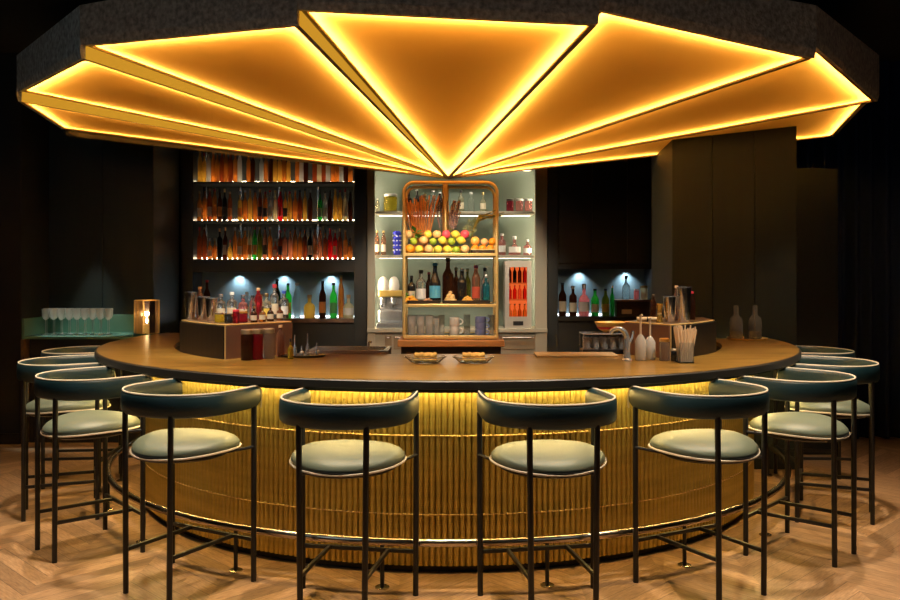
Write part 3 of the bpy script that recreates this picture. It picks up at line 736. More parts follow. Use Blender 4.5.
box(bm, -hx, hx, -.10, .12, 0, .008); box(bm, -hx, hx, -.10, -.092, 0, .038); box(bm, -hx, hx, .112, .12, 0, .038); box(bm, -hx, -hx + .008, -.10, .12, 0, .038); box(bm, hx - .008, hx, -.10, .12, 0, .038)
put('tray_body', bm, M_tray, fb, smooth=False)
bm = BM(); box(bm, -hx - .004, hx + .004, -.104, -.10, .030, .040); put('rim', bm, M_brasst, fb, smooth=False)
for i, (k, px, d, up) in enumerate((('orange', 474.9, 7.475, 0), ('orange', 482.7, 7.475, 0), ('orange', 490.5, 7.475, 0), ('orange', 474.9, 7.55, 0), ('orange', 482.7, 7.55, 0), ('orange', 490.5, 7.55, 0), ('grapefruit', 475.2, 7.513, 1), ('peach', 484.5, 7.513, 1), ('orange', 492.5, 7.513, 1))):
    fruit(k, px, rest(k, d, TZ[2] + .010 - (1 - .84) * FR[k][1] + (.060 if up else 0)), d, f"{nm[k]} in the black tray, {'heaped on top' if up else ('in the front' if d < 7.5 else 'in the rear')}, {ORD[i % 3]} from its left end", 'oranges in the black tray', sc=.84)
# leaf bunch
lf = thing('herb_bunch', 'bunch of broad green leaves at the left of the fruit heap', 'herbs', (X(417, 7.60), 7.62, Z(238, 7.6)))
bm = BM()
for i in range(14):
    a = random.uniform(0, 6.28); l = random.uniform(.05, .09); c = Vector((random.uniform(-.03, .03), random.uniform(-.03, .03), random.uniform(-.01, .05)))
    dv = Vector((cos(a), sin(a) * .7, random.uniform(.0, .8))).normalized(); sd = dv.cross(Vector((0, 0, 1))).normalized() * .022
    quad(bm, c, c + dv * l * .5 + sd + Vector((0, 0, .008)), c + dv * l, c + dv * l * .5 - sd + Vector((0, 0, .008)))
put('leaf_mass', bm, mat('leaf', (.08, .25, .05), .5), lf)
# cinnamon sticks
def vessel(name, label, px, d, z, r, h, m, cat='glass'):
    v = thing(name, label, cat, (X(px, d), d, z + .0005)); put('body', lathe(BM(), [(0, 0), (r * .85, 0), (r * .9, .004), (r, h), (r - .004, h), (r * .86, .008), (0, .008)], 22), m, v); return v
v1 = vessel('glass_vase', 'glass vase holding the orange-brown sticks behind the fruit', 420, 7.75, TZ[2], .052, .16, M_glass, 'vase')
mst = mat('stick orange', (.88, .33, .09), .6, noise=.3, nscale=25)
base0 = Vector((X(421, 7.75), 7.75, TZ[2] + .012))
ns = 20
for i in range(ns):
    row = i % 2; u = i / (ns - 1) * 2 - 1; b0 = base0 + Vector((u * .040, -.014 + row * .028, random.uniform(0, .01)))
    tip = Vector((X(421 + 18 * u, 7.75), b0.y + row * .03 - .012, Z(random.uniform(194, 206), 7.75)))
    o = put('spice_stick', tube(BM(), [b0, tip], [.0042, .0068], 8), mst); tag(o, 'long orange-brown spice stick fanned out in the vase behind the fruit', 'spice stick', 'orange-brown sticks in the vase')
v2 = vessel('glass_vase', 'glass vase holding the dried lavender behind the fruit', 446, 7.745, TZ[2], .035, .13, M_glass, 'vase')
lv = thing('dried_lavender', 'bunch of dried purple-grey lavender standing beside the brass pole', 'dried flowers', (X(446, 7.745), 7.745, TZ[2] + .014))
bs = BM(); bf = BM()
for i in range(46):
    u = random.uniform(-1, 1); v_ = random.uniform(-.4, .5); p0 = Vector((u * .014, v_ * .012, 0)); p1 = Vector((u * .11 + .02, v_ * .06 - .01, random.uniform(.34, .47)))
    if abs(p1.x) < .03 and p1.y > -.04: p1.y = -.045
    tube(bs, [p0, p0.lerp(p1, .6), p1], .0022, 5)
    for q in range(7): blob(bf, .0085, tuple(p0.lerp(p1, .62 + q * .058) + Vector((random.uniform(-.003, .003), 0, 0))), seg=6, rings=4, sz=1.5)
put('stems', bs, mat('lavender stem', (.24, .20, .10), .8), lv); put('flower_heads', bf, mat('lavender head', (.34, .24, .24), .8), lv)
# pineapple-like rosette and long leaves
ag = thing('leafy_branch', 'olive green branches reaching to the right above the orange tray', 'branch', (X(470, 7.7), 7.7, TZ[2] + .006))
bs = BM()
for i, (x1, z1) in enumerate(((.30, .36), (.27, .33), (.25, .39), (.20, .30), (.34, .33))):
    tube(bs, [(0, 0, 0), (.02, 0, .2), (.08, 0, .29 + .01 * i), (x1, -.02 * i, z1)], [.008, .008, .009, .004], 7)
put('stems', bs, mat('olive stem', (.20, .19, .04), .6), ag)
bf = BM()
for i in range(46):
    a = random.uniform(-.4, 3.5); c = Vector((random.uniform(-.02, .05), random.uniform(-.03, .03), random.uniform(.13, .28))); l = random.uniform(.04, .085)
    dv = Vector((cos(a), random.uniform(-.4, .4), sin(a))).normalized(); sd = dv.cross(Vector((0, 1, 0))).normalized() * .007
    quad(bf, c, c + dv * l * .5 + sd, c + dv * l, c + dv * l * .5 - sd)
put('leaves', bf, mat('grey green leaf', (.16, .22, .12), .6), ag)

# middle shelf of the stand
z2 = TZ[1]; GB = 'bottles on the middle shelf of the brass stand'
for px, d, k, r, h, c, cap, lab, txt in (
    (411.5, 7.74, 'spirit', .034, .24, 'black', 'black', 'cream', 'black bottle with cream paper label at the left end'),
    (421, 7.66, 'spirit', .044, .29, 'clear', 'black', 'white', 'clear bottle with big white paper label'),
    (429, 7.76, 'wine', .030, .27, 'dark brown', 'red', None, 'brown bottle with red cap'),
    (435, 7.62, 'burgundy', .050, .35, 'black', 'teal', 'blue', 'dark bottle with blue paper label and teal cap'),
    (448, 7.70, 'wine', .050, .395, 'dark brown', 'black', None, 'tallest dark bottle in the middle'),
    (456, 7.77, 'wine', .030, .31, 'dark brown', 'gold', None, 'brown bottle with gold cap'),
    (462, 7.62, 'wine', .042, .30, 'black', 'silver', None, 'black bottle with silver cap'),
    (467.5, 7.76, 'wine', .030, .30, 'olive', 'gold', None, 'olive bottle with gold cap'),
    (476, 7.64, 'slim', .036, .33, 'copper', 'pink', 'red', 'bottle with red paper label and pink cap'),
    (485, 7.75, 'spirit', .034, .31, 'clear', 'black', None, 'clear bottle with black cap'),
    (486, 7.55, 'spirit', .032, .25, 'teal', 'silver', None, 'bluish bottle at the right end')):
    bottle(X(px, d), d, z2 + .0005, k, r, h, c, cap, txt + ' on the stand', GB, lab)
for px0, px1, w in ((407.5, 440, 'left'), (443, 490, 'right')):
    x0, x1 = X(px0, 7.45), X(px1, 7.45)
    t_ = thing('snack_tray', f'long black garnish tray on the middle shelf of the stand, {"under the orange wedges" if w == "left" else "under the ginger"}', 'tray', ((x0 + x1) / 2, 7.475, z2 + .001)); hw_ = (x1 - x0) / 2
    bm = BM(); box(bm, -hw_, hw_, -.055, .055, 0, .008); box(bm, -hw_, hw_, -.055, -.048, 0, .032); box(bm, -hw_, hw_, .048, .055, 0, .032); box(bm, -hw_, -hw_ + .007, -.055, .055, 0, .032); box(bm, hw_ - .007, hw_, -.055, .055, 0, .032)
    put('tray_body', bm, M_tray, t_, smooth=False)
def lumps(name, label, cat, px, d, z, n, sx, c, r=.014, spread=.04, high=.035):
    bm = BM(); rnd = random.Random(n * 7 + px)
    for i in range(n):
        a = rnd.random() * 6.28; q = sqrt(rnd.random()); blob(bm, r * rnd.uniform(.8, 1.2), (cos(a) * q * spread * sx, sin(a) * q * .03, r * .8 + (1 - q) * high), 1, rnd.uniform(.7, 1), rnd.uniform(.7, 1), 8, 6)
    o = put(name, bm, mat(name + ' skin', c, .55, noise=.2, nscale=30)); o.location = (X(px, d), d, z); tag(o, label, cat, kind='stuff'); return o
lumps('orange_wedges', 'pile of orange citrus wedges in the black tray at the left of the stand', 'citrus wedges', 411, 7.475, z2 + .010, 34, 1.3, (.92, .42, .03), .014, .045, .05)
lumps('dried_nuts', 'low pile of pale brown nuts in the black tray beside the orange wedges', 'nuts', 428, 7.475, z2 + .010, 30, 1.4, (.62, .36, .20), .010, .035, .03)
lumps('ginger_pieces', 'heap of knobbly pale ginger in the middle of the stand', 'ginger', 450.5, 7.475, z2 + .010, 34, 1.0, (.82, .58, .24), .017, .038, .085)
lumps('yellow_chips', 'pile of yellow-orange dried slices right of the ginger heap', 'dried fruit', 467.5, 7.475, z2 + .010, 30, 1.2, (.88, .48, .08), .013, .04, .045)
bm = BM()
for i in range(60):
    a = random.uniform(0, 6.28); c = Vector((random.uniform(-.035, .035), random.uniform(-.02, .02), random.uniform(.0, .075))); dv = Vector((cos(a), sin(a), .6)).normalized(); sd = dv.cross(Vector((0, 0, 1))).normalized() * .008
    quad(bm, c, c + dv * .014 + sd, c + dv * .028, c + dv * .014 - sd)
o = put('mint_leaves', bm, mat('mint', (.10, .33, .04), .5)); o.location = (X(409.5, 7.56), 7.56, z2 + .004); tag(o, 'heap of fresh green mint behind the orange wedges on the stand', 'herbs', kind='stuff')

# bottom shelf of the stand: glasses and mugs
def tumbler_mesh(r, h):
    key = ('tumbler', r, h)
    if key not in MC:
        bm = lathe(BM(), [(0, 0), (r * .88, 0), (r, h), (r - .0025, h), (r * .86, .008), (0, .008)], 20)
        me = bpy.data.meshes.new('tumbler'); bm.to_mesh(me); bm.free(); me.polygons.foreach_set('use_smooth', [True] * len(me.polygons)); me.set_sharp_from_angle(angle=R(50)); me.materials.append(M_tumb); MC[key] = me
    return MC[key]
z3 = TZ[0]; n = 0
for row, d in enumerate((7.46, 7.56, 7.66)):
    for i, px in enumerate((411.6, 420.4, 429.2)):
        o = inst('tumbler', tumbler_mesh(.037, .165), None, (X(px, d), d, z3 + .0005)); tag(o, f'clear tall tumbler on the stand, {ORD[i]} from left in the {["front", "second", "rear"][row]} row', 'glass', 'tumblers on the bottom shelf of the stand')
for i, (px, d, h, w) in enumerate(((436.5, 7.47, .15, 'ribbed glass beside the tumblers'), (441.5, 7.55, .17, 'tall glass just left of the white mugs'), (437, 7.6, .16, 'glass behind the ribbed glass'))):
    o = inst('water_glass', tumbler_mesh(.028, h), None, (X(px, d), d, z3 + .0005)); tag(o, w + ' on the stand', 'glass', 'glasses on the bottom shelf of the stand')
def mug(px, d, z, r, h, m, label, grp, side=1):
    t_ = thing('mug', label, 'mug', (X(px, d), d, z), 0, grp)
    put('cup', lathe(BM(), [(0, 0), (r * .9, 0), (r, .006), (r, h), (r - .005, h), (r - .006, .01), (0, .008)], 24), m, t_)
    put('handle', tube(BM(), [(side * (r - .003 + .030 * sin(a)), 0, h * .5 - cos(a) * h * .3) for a in frange(0, pi, 9)], .006, 8), m, t_); return t_
mug(454.5, 7.47, z3 + .001, .043, .076, M_white, 'lower white mug of the stack of two on the stand', 'mugs on the stand'); mug(454.5, 7.47, z3 + .0785, .043, .076, M_white, 'upper white mug of the stack of two on the stand', 'mugs on the stand')
for q in range(3): mug(480.5, 7.47, z3 + .001 + q * .0535, .046, .052, M_blue, f'{["lowest", "middle", "topmost"][q]} blue-violet bowl-shaped mug of the stack of three on the stand', 'mugs on the stand', -1 if q == 9 else 1)
for px, d, w in ((467, 7.6, 'glass jug between the white and blue mugs'), (491, 7.58, 'glass at the right end of the bottom shelf')):
    o = inst('water_glass', tumbler_mesh(.03, .17), None, (X(px, d), d, z3 + .0005)); tag(o, w + ' of the stand', 'glass', 'glasses on the bottom shelf of the stand')

# ------------------------------------------------------------ snack dishes on the bar
TOPZ = 1.0565
def dish(px, label):
    d = 5.19; t_ = thing('snack_dish', label, 'dish', (X(px, d), d, TOPZ))
    put('glass_plate', lathe(BM(), [(0, 0), (.085, 0), (.11, .022), (.125, .032), (.122, .036), (.108, .027), (.083, .006), (0, .006)], 30), M_glass, t_)
    return t_
for px, w in ((425.5, 'left'), (473.5, 'right')):
    t_ = dish(px, f'round cut-glass dish of golden cheese straws, {w} one of the pair on the bar')
    x0, y0 = t_.location.x, t_.location.y; k = 0
    for lay in range(2):
        for i in range(4):
            mt = mat('pastry', (.80, .52, .16), .6, noise=.3, nscale=40)
            bm = BM(); pts = [(-.062 + .0138 * j, .003 * sin(j * 2.1), .0025 * cos(j * 2.1)) for j in range(10)]
            tube(bm, pts, [.0095 + .002 * (j % 2) for j in range(10)], 7)
            yy = -.045 + i * .027 if lay == 0 else -.040 + i * .0265
            o = put('cheese_straw', bm, mt); o.location = (x0 + random.uniform(-.005, .005), y0 + yy, TOPZ + .020 + lay * .0235); o.rotation_euler.z = random.uniform(-.04, .04)
            tag(o, f'twisted golden cheese straw in the {w} glass dish, {"lower" if lay == 0 else "upper"} layer', 'snack', f'cheese straws, {"lower" if lay == 0 else "upper"} layer of the {w} dish')

# ------------------------------------------------------------ service risers on the bar (left and right)
def riser(s, name, lab, Cx):
    t_ = thing(name, lab, 'service riser'); z0, z1 = TOPZ, 1.268
    arc = [pol(2.05, s * a) for a in frange(60, 41.5, 10)]
    B = arc[-1]; C = (s * Cx, 5.71); D = (s * (Cx + .28), 6.10); E = (s * 1.80, 6.22)
    def wall(nm, pts, m, off=.016):
        bm = BM(); fr = []
        for i, p in enumerate(pts):
            q0 = Vector((*pts[max(0, i - 1)], 0)); q1 = Vector((*pts[min(len(pts) - 1, i + 1)], 0)); t1 = (q1 - q0).normalized(); n_ = Vector((-t1.y, t1.x, 0)) * off * s
            fr.append([(p[0], p[1], z0), (p[0], p[1], z1 - .012), (p[0] + n_.x, p[1] + n_.y, z1 - .012), (p[0] + n_.x, p[1] + n_.y, z0)])
        sweep(bm, fr); return put(nm, bm, m, t_, smooth=False)
    wall('front_panel', arc, mat('riser front', (.007, .005, .004), .45))
    wall('side_panel', [B, C], M_copper)
    bm = BM(); prism(bm, arc + [C, D, E], z1 - .0118, z1); put('top_plate', bm, mat('riser top', (.16, .09, .045), .28, metal=.3), t_, smooth=False)
    # brass edging
    put('edge_trim', tube(BM(), [(x, y, z1 - .004) for x, y in arc] + [(*C, z1 - .004)], .005, 6), M_brasst, t_)
    put('corner_trim', tube(BM(), [(*B, z0), (*B, z1 - .01)], .0045, 6), M_brasst, t_)
    return z1
RZ = riser(-1, 'service_riser', 'raised dark curved service riser with brass edges at the left of the bar', 1.02)
riser(1, 'service_riser', 'raised copper-sided service riser at the right of the bar', 1.15)

def tin(px, pyb, d, z, r0, r1, h, label, m=M_tin, grp='steel shaker tins'):
    t_ = thing('shaker_tin', label, 'shaker', (X(px, d), d, z + .0008), 0, grp)
    put('cup', lathe(BM(), [(0, 0), (r0, 0), (r0 + .001, .004), (r1, h), (r1 - .002, h), (r0 - .001, .006), (0, .006)], 24), m, t_)
    put('rim', lathe(BM(), [(r1 - .001, h - .004), (r1 + .002, h - .004), (r1 + .002, h), (r1 - .001, h)], 24), M_chrome, t_); return t_
# points on the left riser: depth ~ along arc
tin(190.5, 0, 5.93, RZ, .030, .040, .185, 'narrow steel shaker tin at the left end of the left riser')
tin(203.5, 0, 5.86, RZ, .030, .042, .155, 'second steel shaker tin on the left riser')
tin(211.5, 0, 5.72, RZ, .028, .038, .150, 'third steel shaker tin on the left riser')
# small bottles and jars on the left riser
GL = 'bottles and jars on the left service riser'
for px, d, k, r, h, c, cap, lab, txt in (
    (200, 6.08, 'slim', .026, .215, 'copper', 'cork', None, 'tall copper bottle behind the tins'),
    (219.5, 5.58, 'jar', .030, .062, 'yellow', 'silver', None, 'short yellow-green jar'),
    (221, 5.90, 'spirit', .032, .17, 'clear', 'silver', 'cream', 'clear bottle with silver stopper and cream label'),
    (229, 5.50, 'jar', .028, .060, 'black', 'black', None, 'short black jar'),
    (232, 5.86, 'spirit', .032, .185, 'clear', 'white', 'cream', 'clear bottle with white stopper'),
    (236, 5.46, 'jar', .020, .085, 'ruby', 'red', None, 'small ruby bottle in front'),
    (242, 5.56, 'jar', .036, .070, 'ruby', 'gold', None, 'squat ruby jar with gold lid'),
    (243, 5.84, 'spirit', .030, .165, 'pink', 'silver', 'cream', 'pink bottle with silver stopper'),
    (252.5, 5.76, 'slim', .024, .165, 'clear', 'black', None, 'slim clear bottle with black cap'),
    (254, 5.56, 'squat', .022, .105, 'dark brown', 'gold', 'cream', 'small brown dropper bottle'),
    (258.5, 5.92, 'slim', .026, .21, 'red', 'cork', None, 'tall red bottle with cork'),
    (262.5, 5.64, 'squat', .022, .100, 'amber', 'black', 'cream', 'small amber dropper bottle'),
    (266.5, 5.86, 'spirit', .030, .175, 'pale', 'gold', 'yellow', 'pale bottle with yellow label'),
    (270.5, 5.70, 'squat', .022, .105, 'dark brown', 'silver', 'cream', 'small dark dropper bottle with silver cap'),
    (274.5, 5.98, 'spirit', .030, .235, 'clear', 'red', 'cream', 'clear bottle with red cap'),
    (280, 5.80, 'squat', .022, .105, 'red-brown', 'black', 'cream', 'small red-brown dropper bottle'),
    (284, 6.05, 'spirit', .032, .19, 'clear', 'blue', 'white', 'clear bottle with blue cap')):
    bottle(X(px, d), d, RZ + .0008, k, r, h, c, cap, txt + ' on the left service riser', GL, lab)
# vases of red liquid under the riser, on the bar top
for i, (px, c) in enumerate(((247, 'dark brown'), (257, 'ruby'), (268.5, 'clear'))):
    d = 5.31 + .045 * i
    bottle(X(px, d), d, TOPZ + .0005, 'jar', .037, .185, c, 'silver', ['dark brown bottle', 'dark red bottle', 'clear bottle'][i] + ' standing on the bar before the left riser side', 'tall bottles before the left riser', None)
bottle(X(280.5, 5.5), 5.5, TOPZ + .0005, 'slim', .026, .20, 'copper', 'cork', 'copper-coloured bottle just right of the dark bottles before the left riser', 'tall bottles before the left riser')
bottle(X(290.5, 5.36), 5.36, TOPZ + .0005, 'squat', .018, .125, 'yellow', 'black', 'small yellow bottle with black neck standing on the bar top', 'small things on the bar top')
# bar tools caddy
tc_ = thing('tool_tray', 'small dark tray of steel bar tools on the bar near the left riser', 'tray', (X(303, 5.52), 5.52, TOPZ))
put('tray_body', lathe(BM(), [(0, 0), (.13, 0), (.145, .012), (.14, .014), (.125, .006), (0, .006)], 28, sy=.6), M_tray, tc_)
for i, (dx, h) in enumerate(((-.05, .13), (-.01, .06), (.03, .14), (.085, .08))):
    o = thing('measuring_jigger', ['tall slender pourer at the left end of the tool tray', 'short pourer in the tool tray', 'tallest pourer in the tool tray', 'small pourer at the right end of the tool tray'][i], 'pourer', (tc_.location.x + dx, 5.52 + (.01 if i % 2 else -.01), TOPZ + .007), 0, 'steel pourers in the tool tray')
    put('cup', lathe(BM(), [(0, 0), (.013, 0), (.015, .02), (.010, h * .4), (.005, h * .5), (.004, h), (0, h)], 14), M_chrome, o); put('collar', lathe(BM(), [(.010, h * .38), (.0125, h * .38), (.0125, h * .42), (.010, h * .42)], 14), M_steel, o)
# sink edge and small tap at the left of the stand
sk = thing('small_tap', 'short chrome tap beside the left sink behind the bar', 'tap', (X(369, 5.76), 5.74, .965))
put('spout', tube(BM(), [(0, 0, .0), (0, 0, .155), (.005, -.01, .168), (.018, -.02, .165)], .0075, 10), M_chrome, sk)
put('base', lathe(BM(), [(0, 0), (.022, 0), (.02, .012), (0, .012)], 18), M_chrome, sk)
put('cross_handle', tube(BM(), [(-.03, 0, .10), (.03, 0, .10)], .006, 8), M_chrome, sk)
bsn = thing('steel_sink', 'shallow steel sink rim behind the bar left of the fruit stand', 'sink', (X(351, 5.9), 5.90, .9605))
bm = BM(); 
for a, b_, c_, d_ in ((-.26, .26, -.17, -.14), (-.26, .26, .14, .17), (-.26, -.23, -.14, .14), (.23, .26, -.14, .14)): box(bm, a, b_, c_, d_, 0, .115)
put('rim', bm, M_steel, bsn, smooth=False); put('basin', box(BM(), -.23, .23, -.14, .14, 0, .02), M_steel, bsn, smooth=False)


# right side of the bar: board, rack of glasses, tap, bowl
cbd = thing('cutting_board', 'pale wooden cutting board lying at the inner edge of the bar', 'cutting board', (X(577, 5.62), 5.62, TOPZ))
put('board', box(BM(), -.27, .24, -.12, .075, 0, .014, .005), M_board, cbd, smooth=False)
put('board_groove', box(BM(), -.25, .22, -.105, -.1, .0141, .0148), mat('groove', (.3, .18, .08), .6), cbd, smooth=False)
gr = thing('glass_rack', 'dark rack of upturned small glasses beside the tap', 'glass rack', (X(606, 5.78), 5.86, TOPZ - .0945))
bm = BM(); box(bm, -.15, .15, -.07, .10, 0, .115, .004); put('rack_base', bm, M_tray, gr, smooth=False)
bm = BM()
box(bm, -.15, .15, -.075, .105, .212, .222, .003)
for x in (-.145, .145):
    for y in (-.07, .098): box(bm, x - .004, x + .004, y - .004, y + .004, .115, .212)
put('rack_frame', bm, M_steel, gr, smooth=False)
me_ = tumbler_mesh(.023, .075)
for j in range(2):
    for i in range(5):
        o = inst('shot_glass', me_, None, (gr.location.x - .115 + i * .057, 5.86 - .03 + j * .07, TOPZ - .0945 + .1165)); tag(o, f'small clear shot glass in the {["front", "rear"][j]} row of the dark rack, {ORD[i]} from left', 'glass', 'shot glasses in the rack')
bw = thing('yellow_bowl', 'yellow bowl tilted on top of the glass rack beside the tap', 'bowl', (X(612, 5.80), 5.86, TOPZ - .0945 + .223))
put('bowl_body', lathe(BM(), [(0, 0), (.04, 0), (.075, .02), (.098, .055), (.104, .068), (.100, .070), (.07, .026), (.038, .007), (0, .007)], 28), mat('yellow enamel', (.85, .58, .16), .3), bw)
put('red_band', lathe(BM(), [(.079, .024), (.0805, .024), (.0925, .040), (.091, .040)], 28), CAPM['red'], bw)
tp = thing('bar_tap', 'curved chrome swan-neck tap at the right of the bar top', 'tap', (X(627, 5.27), 5.27, TOPZ))
put('base', lathe(BM(), [(0, 0), (.030, 0), (.030, .008), (.022, .016), (.020, .05), (0, .05)], 22), M_chrome, tp)
put('neck', tube(BM(), [(0, 0, .03), (0, 0, .12)] + [(-.055 + .055 * cos(a), .0, .125 + .07 * sin(a)) for a in frange(0, pi * .8, 10)], [.019, .018] + [.017 - .0005 * i for i in range(11)], 14), M_chrome, tp)
put('lever', tube(BM(), [(.012, 0, .10), (.032, 0, .14), (.038, 0, .18)], [.008, .007, .005], 10), M_chrome, tp)
# two glass bottles with long spouts
for i, (px, d, hb, nk) in enumerate(((640.5, 5.30, .155, .27), (650, 5.34, .14, .25))):
    t_ = thing('glass_dispenser', ['clear glass dispenser bottle next to the tap', 'clear glass dispenser bottle just before the copper riser side'][i], 'dispenser', (X(px, d), d, TOPZ), 0, 'glass dispenser bottles')
    put('flask', lathe(BM(), [(0, 0), (.030, 0), (.0335, .006), (.0335, hb * .75), (.022, hb * .9), (.012, hb), (0, hb)], 22), M_coupe, t_)
    put('liquid', lathe(BM(), [(0, .006), (.028, .006), (.030, .010), (.030, hb * .45), (0, hb * .45)], 20), glassm('pale liquid', (.95, .85, .6), .1, .6), t_)
    put('spout', tube(BM(), [(0, 0, hb), (0, 0, nk), (.008, -.01, nk + .004)], .0065, 10), mat('spout ivory', (.7, .6, .45), .35), t_)
for i, (px, d, k, r, h, c, cap, txt) in enumerate(((664.5, 5.27, 'jar', .030, .135, 'clear', 'gold', 'jar with pale straws and gold lid'), (674.5, 5.24, 'jar', .022, .075, 'black', 'silver', 'short dark pot with silver lid'))):
    bottle(X(px, d), d, TOPZ + .0005, k, r, h, c, cap, txt + ' on the bar before the right riser', 'things before the right riser', name='storage_jar', cat='jar')
# straw holder
sh = thing('straw_holder', 'square clear holder packed with pale paper straws before the right riser', 'straw holder', (X(685, 5.17), 5.17, TOPZ))
bm = BM(); w_ = .042
for a, b_, c_, d_ in ((-w_, w_, -w_, -w_ + .003), (-w_, w_, w_ - .003, w_), (-w_, -w_ + .003, -w_, w_), (w_ - .003, w_, -w_, w_), (-w_, w_, -w_, w_)): box(bm, a, b_, c_, d_, 0, .12 if (a, b_, c_, d_) != (-w_, w_, -w_, w_) else .006)
put('holder_box', bm, M_glass, sh, smooth=False)
ms = mat('paper straw', (.72, .56, .38), .6)
for j in range(5):
    for i in range(6):
        bx, by = sh.location.x - .028 + i * .0112, 5.17 - .028 + j * .014
        o = put('paper_straw', tube(BM(), [(0, 0, 0), ((i - 2.5) * .011, (j - 2) * .006, random.uniform(.175, .215))], .0042, 7), ms, None, loc=(bx, by, TOPZ + .0066)); tag(o, 'pale paper straw standing in the clear holder before the right riser', 'straw', 'paper straws in the holder')
# on top of right riser
GR = 'things on the right service riser'
tin(670, 0, 5.60, RZ, .033, .044, .165, 'shorter steel shaker tin on the right riser', grp=GR)
tin(684, 0, 5.60, RZ, .034, .046, .225, 'tall steel shaker tin on the right riser', grp=GR)
bottle(X(676.5, 5.78), 5.78, RZ + .0008, 'slim', .022, .23, 'copper', 'cork', 'copper bottle standing between the two tins on the right riser', GR)
bottle(X(653, 5.88), 5.88, RZ + .0008, 'slim', .020, .17, 'dark brown', 'black', 'slim dark bottle at the rear of the right riser', GR)
bottle(X(692.5, 5.86), 5.86, RZ + .0008, 'slim', .018, .19, 'dark brown', 'red', 'slim dark bottle behind the tall tin on the right riser', GR)
mu = thing('double_jigger', 'golden hourglass-shaped jigger on the right riser beside the short tin', 'jigger', (X(659.5, 5.56), 5.56, RZ + .0008))
put('cups', lathe(BM(), [(0, 0), (.020, 0), (.021, .006), (.011, .055), (.021, .115), (.022, .12), (.019, .12), (.008, .06), (0, .06)], 22), mat('jigger gold', (.85, .55, .12), .25, metal=.8), mu); put('collar', lathe(BM(), [(.011, .050), (.0135, .050), (.0135, .060), (.011, .060)], 20), M_brasst, mu)
rd = thing('bar_mat_roll', 'rolled pale wooden mat lying on the right riser', 'mat', (X(647, 5.66), 5.66, RZ + .016))
put('roll', tube(BM(), [(-.065, 0, 0), (.065, 0, 0)], .0145, 14), M_board, rd); put('tie', tube(BM(), [(-.004, 0, 0), (.004, 0, 0)], .0155, 14), M_tray, rd)

# carafes on tray at the far right of the bar
ct = thing('round_tray', 'round brass tray with two carafes at the right end of the bar top', 'tray', (X(746, 6.93), 6.90, TOPZ))
put('tray_body', lathe(BM(), [(0, 0), (.145, 0), (.155, .014), (.151, .014), (.142, .005), (0, .005)], 36), M_brasst, ct)
for i, px in enumerate((736, 755)):
    t_ = thing('carafe', ['glass carafe standing left on the round brass tray', 'glass carafe standing right on the round brass tray'][i], 'carafe', (X(px, 6.9), 6.9, TOPZ + .0055), 0, 'carafes on the round tray')
    put('flask', lathe(BM(), [(0, 0), (.046, 0), (.052, .008), (.052, .13), (.045, .165), (.021, .185), (.020, .26), (.018, .26), (.019, .187), (.042, .160), (.048, .128), (.048, .010), (0, .008)], 26), M_glass, t_)
    put('water', lathe(BM(), [(0, .010), (.047, .010), (.047, .06), (0, .06)], 26), glassm('amber water', (.9, .7, .4), .05, .8), t_)
tg = thing('drinking_glass', 'small dark glass between the two carafes on the brass tray', 'glass', (X(746, 6.83), 6.82, TOPZ + .0055))
put('cup', lathe(BM(), [(0, 0), (.018, 0), (.020, .07), (.018, .07), (.016, .006), (0, .006)], 20), glassm('smoke glass', (.3, .28, .25), .05), tg); put('base_ring', lathe(BM(), [(.0, .0), (.0195, 0), (.0195, .008), (0, .008)], 20), M_tray, tg)

# ------------------------------------------------------------ side counter left with coupes and lantern
sc = thing('side_counter', 'narrow green-topped side counter in the left wall recess', 'side counter')
SZ = Z(336.5, 8.1)
put('counter_top', box(BM(), -3.925, X(150, 8.1), 8.10, 8.655, SZ - .025, SZ, .004), M_green, sc, smooth=False)
put('splashback', box(BM(), -3.925, -2.91, 8.635, 8.655, SZ, SZ + .175, .003), M_green, sc, smooth=False)
put('side_splash', box(BM(), -3.925, -3.90, 8.10, 8.634, SZ, SZ + .165, .003), M_green, sc, smooth=False)
put('side_support', box(BM(), -3.925, -3.89, 8.08, 8.64, 0, SZ - .026, .003), mat('bronze strip', (.16, .09, .05), .4, metal=.4), sc, smooth=False)
put('cabinet_body', box(BM(), -3.88, X(150, 8.1), 8.16, 8.64, 0, SZ - .026), M_black2, sc, smooth=False)
gp = thing('coupe_glass', 'x', 'coupe glass', group='champagne coupes on the side counter')
M_coupe = glassm('coupe glass', (.95, .93, .88), .08, .62, 1.3)
put('bowl', lathe(BM(), [(.004, .140), (.02, .150), (.032, .175), (.0355, .245), (.034, .245), (.0305, .178), (.018, .153), (0, .147)], 20), M_coupe, gp)
put('stem', lathe(BM(), [(0, .002), (.033, 0), (.033, .002), (.006, .008), (.0035, .02), (.0035, .140), (0, .142)], 18), M_coupe, gp)
n = 0
for j in range(2):
    for i in range(9):
        o = gp if n == 0 else copy_tree(gp); d = 8.30 + .13 * j
        o.location = (X(45.5 + i * 7.8 + j * 1.5, d), d, SZ + .0008); o['label'] = f'stemmed coupe glass in the {["front", "rear"][j]} row on the side counter, {ORD[i]} from left'; n += 1
ln = thing('candle_lantern', 'drum-shaped lantern of clear glass and gold panes glowing on the side counter', 'lantern', (X(142, 8.15), 8.28, SZ + .001))
lh = .325; lr = .112
put('base', lathe(BM(), [(0, 0), (lr + .006, 0), (lr + .006, .02), (0, .02)], 24), M_green, ln)
